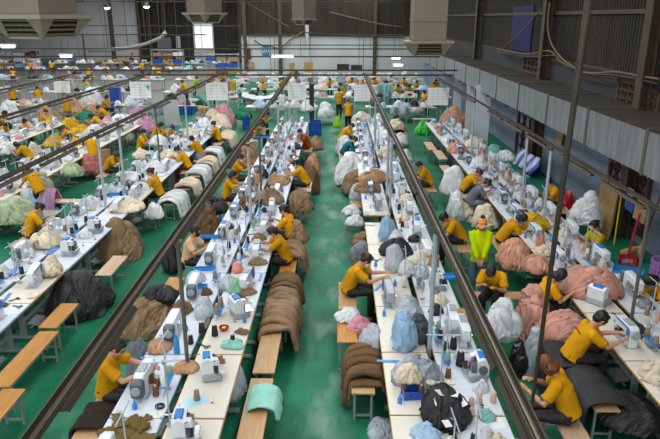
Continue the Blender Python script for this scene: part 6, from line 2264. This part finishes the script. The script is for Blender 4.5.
# spectacle-like loose shop goods on shelves at the far left
# ------------------------------------------------------------------ far tables before the back walls
def far_table(x, y, L, label, m=M_cream):
    t = thing('work_table', (x, y, 0), 0, label, 'table', 'far work tables')
    MB().rbox((0, 0, .76), (L, .75, .04), .006).build('table_top', m, t)
    for sx in (-1, 1):
        for sy in (-1, 1):
            MB().box((sx * (L / 2 - .06), sy * .32, .37), (.05, .05, .74)).build('leg', M_legmetal, t)
    return t
r2 = random.Random(5)
FAR = []
for row, (y, x0, x1) in enumerate(((31.5, -4.6, 4.2), (35.5, -7.2, 5.4), (39.5, -7.4, 5.4), (43.5, -7.6, 5.4), (48, -7.6, 5.4))):
    x = x0; k = 0
    while x < x1:
        if not (row == 0 and -1.0 < x < 1.2):
            far_table(x + .8, y, 1.6, 'far work table, %s row behind the sewing lines, %s from the left' % (ORD[row], ORD[k]))
            FAR.append((x + .8, y, 'far %s row, %s table from the left' % (ORD[row], ORD[k])))
        x += 2.0; k += 1
for row, (y, x0, x1) in enumerate(((32, -19.5, -7), (38, -24, -10), (46, -28, -11), (54, -32, -11), (63, -34, -10))):
    x = x0; k = 0
    while x < x1:
        far_table(x + .9, y, 1.8, 'work table on the grey floor, %s row from the front, %s from the left' % (ORD[row], ORD[k]))
        FAR.append((x + .9, y, 'grey floor %s row, %s table' % (ORD[row], ORD[k])))
        x += 2.7; k += 1
for n, (x, y, lab) in enumerate(FAR):
    m = r2.choice([C_white, C_white, C_cream, C_grey, C_lblue, C_black, C_rose, C_khaki, C_teal])
    v = r2.randrange(8)
    if 'scrap%d' % v in HEAPS:
        o = heap('fabric_bundle', (x + r2.uniform(-.5, -.1), y + .05, .781), 1, 1, 1, m, '%s cloth on %s' % (CN[m.name], lab), 'cloth', v, r2.uniform(0, 6), 'cloth on far tables', share='scrap%d' % v)
        o.scale = (1.5, 1.2, r2.uniform(1.2, 2.4))
        for q, dx in enumerate((-.72, .1, .75)):
            if r2.random() < .7:
                m = r2.choice([C_white, C_white, C_cream, C_lblue, C_black, C_grey])
                o = heap('fabric_bundle', (x + dx, y - .18, .781), 1, 1, 1, m, '%s cloth, %s along %s' % (CN[m.name], ('left end', 'middle', 'right end')[q], lab), 'cloth', (v + q + 1) % 8, r2.uniform(0, 6), 'cloth on far tables', share='scrap%d' % ((v + q + 1) % 8))
                o.scale = (.9, .8, r2.uniform(1.0, 1.8))
    if r2.random() < .8:
        lockstitch((x + .45, y, .7805), r2.choice((0, PI)), 'white machine on ' + lab, group='machines on far tables', full=False, top=True)
    if r2.random() < .55:
        thread_stand((x + .05, y + .28, .7805), 0, 'thread stand on ' + lab, r2.random() < .6, 1.3, 'stands on far tables', False)
pts = [at_y(px, py, 60) for px, py in ((88, 50), (108, 50), (128, 48), (146, 44), (160, 38), (166, 32))]
t = thing('overhead_conveyor', pts[0], 0, 'curving pale overhead conveyor before the dark far wall', 'conveyor')
MB().tube([p - pts[0] for p in pts], [(.10, .16)] * 6, 8).build('conveyor_rail', M_legmetal, t, True)
for p in pts[1:]:
    MB().cyl(p - pts[0], Vector((p.x, p.y, ZC)) - pts[0], .03, n=6).build('hanger_rod', M_rust2, t)
# more workers far back
far_people = ((60, 78, RIGHT), (84, 81, LEFT), (158, 67, 20), (170, 62, 180), (212, 88, 180), (283, 79, 180), (296, 78, 180), (330, 80, 170), (352, 79, 180), (375, 79, 180), (398, 86, 160), (434, 84, 180), (52, 62, 0), (30, 62, 0), (74, 66, 180), (152, 60, 0), (178, 56, 180), (223, 62, 180))
for n, (px, py, f) in enumerate(far_people):
    who(px, py, 'sew', f, Y_ + 'small at a far table near %s, %s' % ('the blue banner' if 260 < px < 300 else 'the lilac screen' if px < 90 else 'the bright doorway' if px < 240 else 'the white back wall', ORD[n]), hair='bun' if n % 2 else 'bob')
# wall shelving at the far left and clothes racks, small
def rack(x, y, w_, h_, label, mats):
    t = thing('shelf_rack', (x, y, 0), 0, label, 'rack')
    for sx in (-1, 1):
        for sy in (-1, 1):
            MB().box((sx * w_ / 2, sy * .3, h_ / 2), (.05, .05, h_)).build('post', M_steel, t)
    for k in range(4):
        MB().box((0, 0, .1 + k * (h_ - .1) / 3.2), (w_, .62, .03)).build('shelf', M_steel, t)
    for k in range(3):
        for j in range(3):
            s_ = (w_ / 3.4, .5, (h_ / 3.2) * r2.uniform(.4, .75))
            m = r2.choice(mats)
            o = MB().rbox((0, 0, s_[2] / 2), s_, .02).build('carton', m); o.location = (x - w_ / 3 + j * w_ / 3, y, .118 + k * (h_ - .1) / 3.2)
            tag(o, '%s shelf, %s bundle from its left, on the %s' % (('bottom', 'middle', 'top')[k], ORD[j], label), 'bundle')
rack(at_y(168, 60, 62).x, 62, 3, 2.2, 'steel rack left of the bright doorway', [M_deepblue, M_card, C_grey, C_white])
rack(at_y(222, 60, 58).x, 58, 3, 2.0, 'steel rack right of the bright doorway', [M_deepblue, M_machdark, C_grey, M_card])
rack(at_y(20, 60, 66).x, 66, 4, 2.0, 'steel rack at the far left wall', [C_lblue, C_white, M_card, M_maroon])
p, q = at_y(176, 36, 70), at_y(181, 57, 70)
o = MB().box((0, 0, 0), (q.x - p.x, .4, p.z)).build('metal_locker', M_galv); o.location = ((p.x + q.x) / 2, 70, p.z / 2); tag(o, 'pale upright metal locker left of the bright doorway', 'locker')
p, q = at_y(150, 38, 72), at_y(166, 58, 72)
o = MB().box((0, 0, p.z / 2), (q.x - p.x, .3, p.z)).build('roller_shutter', mat('shutter_grey', '#5C6068', .5)); o.location = ((p.x + q.x) / 2, 74.9, 0); tag(o, 'grey roller shutter on the dark far wall', 'shutter')
# ------------------------------------------------------------------ finding free places on the tables
def wm(o):
    return (wm(o.parent) @ o.matrix_basis) if o.parent else o.matrix_basis.copy()
def tree(o):
    yield o
    for c in o.children: yield from tree(c)
def aabb(o):
    lo, hi = Vector((1e9,) * 3), Vector((-1e9,) * 3)
    for c in tree(o):
        if c.type != 'MESH': continue
        M = wm(c)
        for k in c.bound_box:
            w_ = M @ Vector(k)
            for i in range(3):
                lo[i] = min(lo[i], w_[i]); hi[i] = max(hi[i], w_[i])
    return lo, hi
OCC = []
def occ_add(o):
    lo, hi = aabb(o)
    if o.name.startswith('person'):
        c = (lo + hi) / 2
        lo = Vector((c.x + (lo.x - c.x) * .8, c.y + (lo.y - c.y) * .6, lo.z)); hi = Vector((c.x + (hi.x - c.x) * .8, c.y + (hi.y - c.y) * .6, hi.z))
    OCC.append((lo, hi))
for o in list(scene.objects):
    if o.parent is None and o.get('kind') is None and o.type in ('MESH', 'EMPTY') and not o.name.startswith(('sewing_table', 'cable_rail', 'lamp_trough', 'cross_rail', 'wall_duct', 'air_duct')):
        occ_add(o)
def is_free(o, pad=.004):
    lo, hi = aabb(o)
    for a, b in OCC:
        if lo.x < b.x - pad and hi.x > a.x + pad and lo.y < b.y - pad and hi.y > a.y + pad and lo.z < b.z and hi.z > a.z: return False
    return True
def drop_tree(o):
    for c in list(tree(o))[::-1]: bpy.data.objects.remove(c)
MCN = {'white_thread': 'white', 'taupe_thread': 'taupe', 'black_thread': 'black', 'green_thread': 'sage green', 'pale_pink_thread': 'pale pink'}
SKIPC = {(3, -1, 0), (3, -1, 1), (3, -1, 2), (3, 1, 0), (3, 1, 1), (3, 1, 2), (4, -1, 1), (4, -1, 2), (4, -1, 3), (4, -1, 4), (4, -1, 5), (4, -1, 6), (2, 1, 1), (2, 1, 2), (5, -1, 2), (5, -1, 3), (3, 1, 3)}
for (bi, s, k), (x, y) in sorted(TAB.items()):
    tl = '%s %s table, %s' % (ORD[k], 'left' if s < 0 else 'right', NMS[bi])
    inner = -s
    for nst in range(2):
        if rng.random() > (.92, .6)[nst] or (bi, s, k) in {(3, 1, 1), (4, -1, 7)}: continue
        blue = rng.random() < .55
        lab = '%sthread stand with %s tray on %s' % ('second ' if nst else '', 'blue' if blue else 'cream', tl)
        USED.pop(lab, None)
        st = thread_stand((x, y, .7502), PI / 2, lab, blue, rng.uniform(.85, 1.2), 'thread stands', y < 16)
        for tries in range(14):
            sx, sy = x + inner * rng.uniform(.17, .25), y + rng.uniform(-.45, .45)
            st.location = (sx, sy, .7502); st.rotation_euler.z = PI / 2 + rng.uniform(-.1, .1)
            if is_free(st): break
        else:
            drop_tree(st); st = None
        if st is not None:
            occ_add(st)
            if y < 21:
                a_ = st.rotation_euler.z
                for j, dd in enumerate((-.12, .12)):
                    if rng.random() < .8:
                        m = rng.choice([M_cone_w, M_cone_t, M_cone_b, M_cone_b, M_cone_g] if bi != 5 else [M_cone_t, M_cone_t, M_cone_p, M_cone_w])
                        cone((sx + dd * math.cos(a_), sy + dd * math.sin(a_), .7502 + .1125), m, '%s cone, %s pin, %sstand, %s' % (MCN[m.name], 'near' if j == 0 else 'far', 'second ' if nst else '', tl), 'thread cones on stands')
    if (bi, s, k) in SKIPC: continue
    for q in range(6 if y < 17 else 3):
        if rng.random() < (.95, .9, .8, .7, .6, .5)[q]:
            m = rng.choice(PAL[bi])
            if bi == 4 and y > 13: m = rng.choice([C_white, C_white, C_cream, P_clear])
            v = rng.randrange(8)
            w_ = rng.uniform(.8, 1.2) if q < (2 if y > 12 else 1) else rng.uniform(.38, .75)
            o = None
            for tries in range(12):
                hy = y + rng.uniform(-.56, .56)
                if o is None:
                    o = heap('cloth_scrap' if q < 1 else 'cut_cloth' if q < 3 else 'small_cloth', (x, hy, .7505), .24, .19, .13, m, 'cloth scrap placeholder name now', 'cloth', v, rng.uniform(0, 6), 'cloth scraps on tables', 40, 14, .35, 7.0, share='scrap%d' % v)
                    o.scale = (w_, w_, rng.uniform(.6, 1.5))
                o.location = (x + rng.uniform(-.14, .14), hy, .7505)
                if tries == 6: o.scale = (w_ * .6, w_ * .6, .7)
                if is_free(o, .045): break
            else:
                drop_tree(o); o = None
            if o is not None:
                occ_add(o)
                del o['label']
                USED.pop('cloth scrap placeholder name now', None)
                tag(o, '%s%s cloth at %s of %s' % (('', 'small ', 'crumpled ', 'folded ', 'tiny ', 'loose ')[q], CN[m.name], 'rear end' if hy > y + .2 else 'front end' if hy < y - .2 else 'middle', tl), 'cloth', 'cloth scraps on tables')
# small loose things on every table
KN = {}
r3 = random.Random(23)
SMALL = []
for (bi, s, k), (x, y) in sorted(TAB.items()):
    if y > 20 or bi == 0: continue
    tl = '%s %s table, %s' % (ORD[k], 'left' if s < 0 else 'right', NMS[bi])
    kinds = ['bobbin', 'scissors', 'note', 'fabric', 'fabric2', 'cup', 'strip']
    r3.shuffle(kinds)
    for kd in kinds[:6 if y < 15 else 4]:
        rz = r3.uniform(0, 6.28)
        if kd == 'bobbin':
            me = shared('bobbin', lambda: MB().lathe([(.022, 0), (.022, .006), (.012, .006), (.012, .03), (.022, .03), (.022, .036)], n=10).mesh('bobbin', M_chrome))
            nm, lab, cat = 'bobbin', 'steel bobbin lying on ' + tl, 'bobbin'
        elif kd == 'scissors':
            def mk():
                m2 = MB()
                m2.box((.05, .006, .004), (.12, .012, .005), rz=.12).box((.05, -.006, .008), (.12, .012, .005), rz=-.12)
                for sg in (-1, 1):
                    m2.lathe([(.02, 0), (.028, 0), (.028, .008), (.02, .008), (.02, 0)], (-.03, sg * .026, .002), 10)
                return m2.mesh('scissors', M_black)
            me = shared('sciss', mk); nm, lab, cat = 'scissors', 'black-handled scissors lying on ' + tl, 'scissors'
        elif kd == 'note':
            me = shared('note', lambda: MB().box((0, 0, .001), (.15, .20, .002)).mesh('paper_sheet', M_paper)); nm, lab, cat = 'paper_sheet', 'white paper sheet on ' + tl, 'paper'
        elif kd in ('fabric', 'fabric2'):
            m = {3: [C_khaki, C_black, C_brown], 4: [C_black, C_grey, C_white], 5: [C_pink, C_khaki, C_white], 2: [C_cream, C_white, C_black], 1: [C_yellow, C_grey, C_white]}[bi][r3.randrange(3)]
            def mk2():
                n = 8; vs, fs = [], []
                for j in range(n + 1):
                    for i in range(n + 1):
                        u, v = i / n - .5, j / n - .5
                        vs.append((u * .20 * (1 + .3 * noise.noise(Vector((v * 3, 1, 2)))), v * .15 * (1 + .4 * noise.noise(Vector((u * 4, 5, 2)))), .004 + .016 * (1 + noise.noise(Vector((u * 9, v * 5, 3))))))
                fs = [(j * (n + 1) + i, j * (n + 1) + i + 1, (j + 1) * (n + 1) + i + 1, (j + 1) * (n + 1) + i) for j in range(n) for i in range(n)]
                return MB().add(vs, fs).mesh('cut_piece', C_white, True)
            me = shared('cut', mk2); nm, lab, cat = 'cut_piece', '%s cut piece %s on %s' % (CN[m.name], 'folded' if kd == 'fabric' else 'flat', tl), 'cloth'
        elif kd == 'cup':
            me = shared('oil', lambda: MB().lathe([(.028, 0), (.028, .06), (.012, .085), (.004, .13)], n=10).mesh('oil_bottle', M_bluetray, 40)); nm, lab, cat = 'oil_bottle', 'small blue oil bottle on ' + tl, 'bottle'
        else:
            me = shared('strip', lambda: MB().rbox((0, 0, .006), (.05, .30, .012), .003).mesh('ruler', M_bluetray)); nm, lab, cat = 'ruler', 'blue plastic ruler on ' + tl, 'ruler'
        o = link(nm, me); o.rotation_euler = (0, 0, rz)
        for tries in range(10):
            o.location = (x + r3.uniform(-.24, .24), y + r3.uniform(-.6, .6), .7503)
            if is_free(o): break
        else:
            drop_tree(o); continue
        occ_add(o)
        if cat == 'cloth': setmat(o, m)
        tag(o, lab, cat, 'small tools and scraps on tables')
# ------------------------------------------------------------------ let everything rest on what is under it
ALL = [(o, aabb(o)) for o in scene.objects if o.parent is None and o.type in ('MESH', 'EMPTY')]
def gap_under(o, lo, hi):
    best = 1e9
    for p, (a, b) in ALL:
        if p is o or b.x <= lo.x or a.x >= hi.x or b.y <= lo.y or a.y >= hi.y: continue
        if a.z <= lo.z <= b.z: return 0
        if b.z <= lo.z: best = min(best, lo.z - b.z)
    return best
for o, (lo, hi) in ALL:
    if lo.z < .03 or not o.name.startswith(('garment_heap', 'plastic_bag', 'tray', 'sewing_machine', 'thread_cone', 'red_bag', 'cut_piece')): continue
    if gap_under(o, lo, hi) <= .05: continue
    if o.location.z > .7:
        bx = min(TAB.values(), key=lambda q: (q[0] - o.location.x) ** 2 + (q[1] - o.location.y) ** 2)
        o.location.x = min(max(o.location.x, bx[0] - .15), bx[0] + .15); o.location.y = min(max(o.location.y, bx[1] - .45), bx[1] + .45)
    else:
        h_ = hi.z - lo.z
        o.scale.z = (h_ + lo.z) / h_
        o.location.z = .0008
bpy.context.view_layer.update()
DGR = bpy.context.evaluated_depsgraph_get()
labs = sorted((o for o in scene.objects if o.name.startswith('size_label')), key=lambda o: o.name)
for o, (px, py) in zip(labs, ((440, 393), (455, 393), (436, 402), (447, 424), (462, 402))):
    d = ray(px, py)
    hit = scene.ray_cast(DGR, Vector((0, 0, CAMH)) + d * 2.0, d.normalized())
    if hit[0]:
        o.location = hit[1] + hit[2] * .006
        o.rotation_euler = hit[2].to_track_quat('Z', 'Y').to_euler()
# ------------------------------------------------------------------ light
w = bpy.data.worlds.new('world'); scene.world = w; w.use_nodes = True
bg = w.node_tree.nodes['Background']; bg.inputs[0].default_value = (0.93, 0.97, 1.0, 1); bg.inputs[1].default_value = 1.2
def area(x, y, sx, sy, e, z=ZC - .15, col=(0.96, 0.98, 1.0)):
    l = bpy.data.lights.new('skylight', 'AREA'); l.shape = 'RECTANGLE'; l.size, l.size_y = sx, sy; l.energy = e; l.color = col
    o = bpy.data.objects.new('skylight', l); COL.objects.link(o); o.location = (x, y, z)
    return o
LE = 1.0
for x in (-26, -16, -9.5, -3.5, 1.8):
    area(x, 18, 1.6, 42, 1500 * LE)
    area(x, 55, 1.6, 30, 1700 * LE)
# unseen front fill added behind the camera to brighten surfaces facing it
for x in range(-37, 6, 6):
    o = area(x, -5.9, 4.8, 4.4, 170 * LE, 4.3, (.98, .99, 1.0)); o.rotation_euler = (PI / 2, 0, 0); o.name = 'window_daylight'
vs = scene.view_settings
scene.display_settings.display_device = 'sRGB'
vs.view_transform = 'Standard'; vs.look = 'None'; vs.gamma = 1.0; vs.use_curve_mapping = False
vs.exposure = -0.08
cy = scene.cycles
cy.use_denoising = True
cy.max_bounces = 6; cy.diffuse_bounces = 3; cy.glossy_bounces = 3; cy.transmission_bounces = 4; cy.transparent_max_bounces = 10
cy.sample_clamp_indirect = 6
cy.caustics_reflective = False; cy.caustics_refractive = False
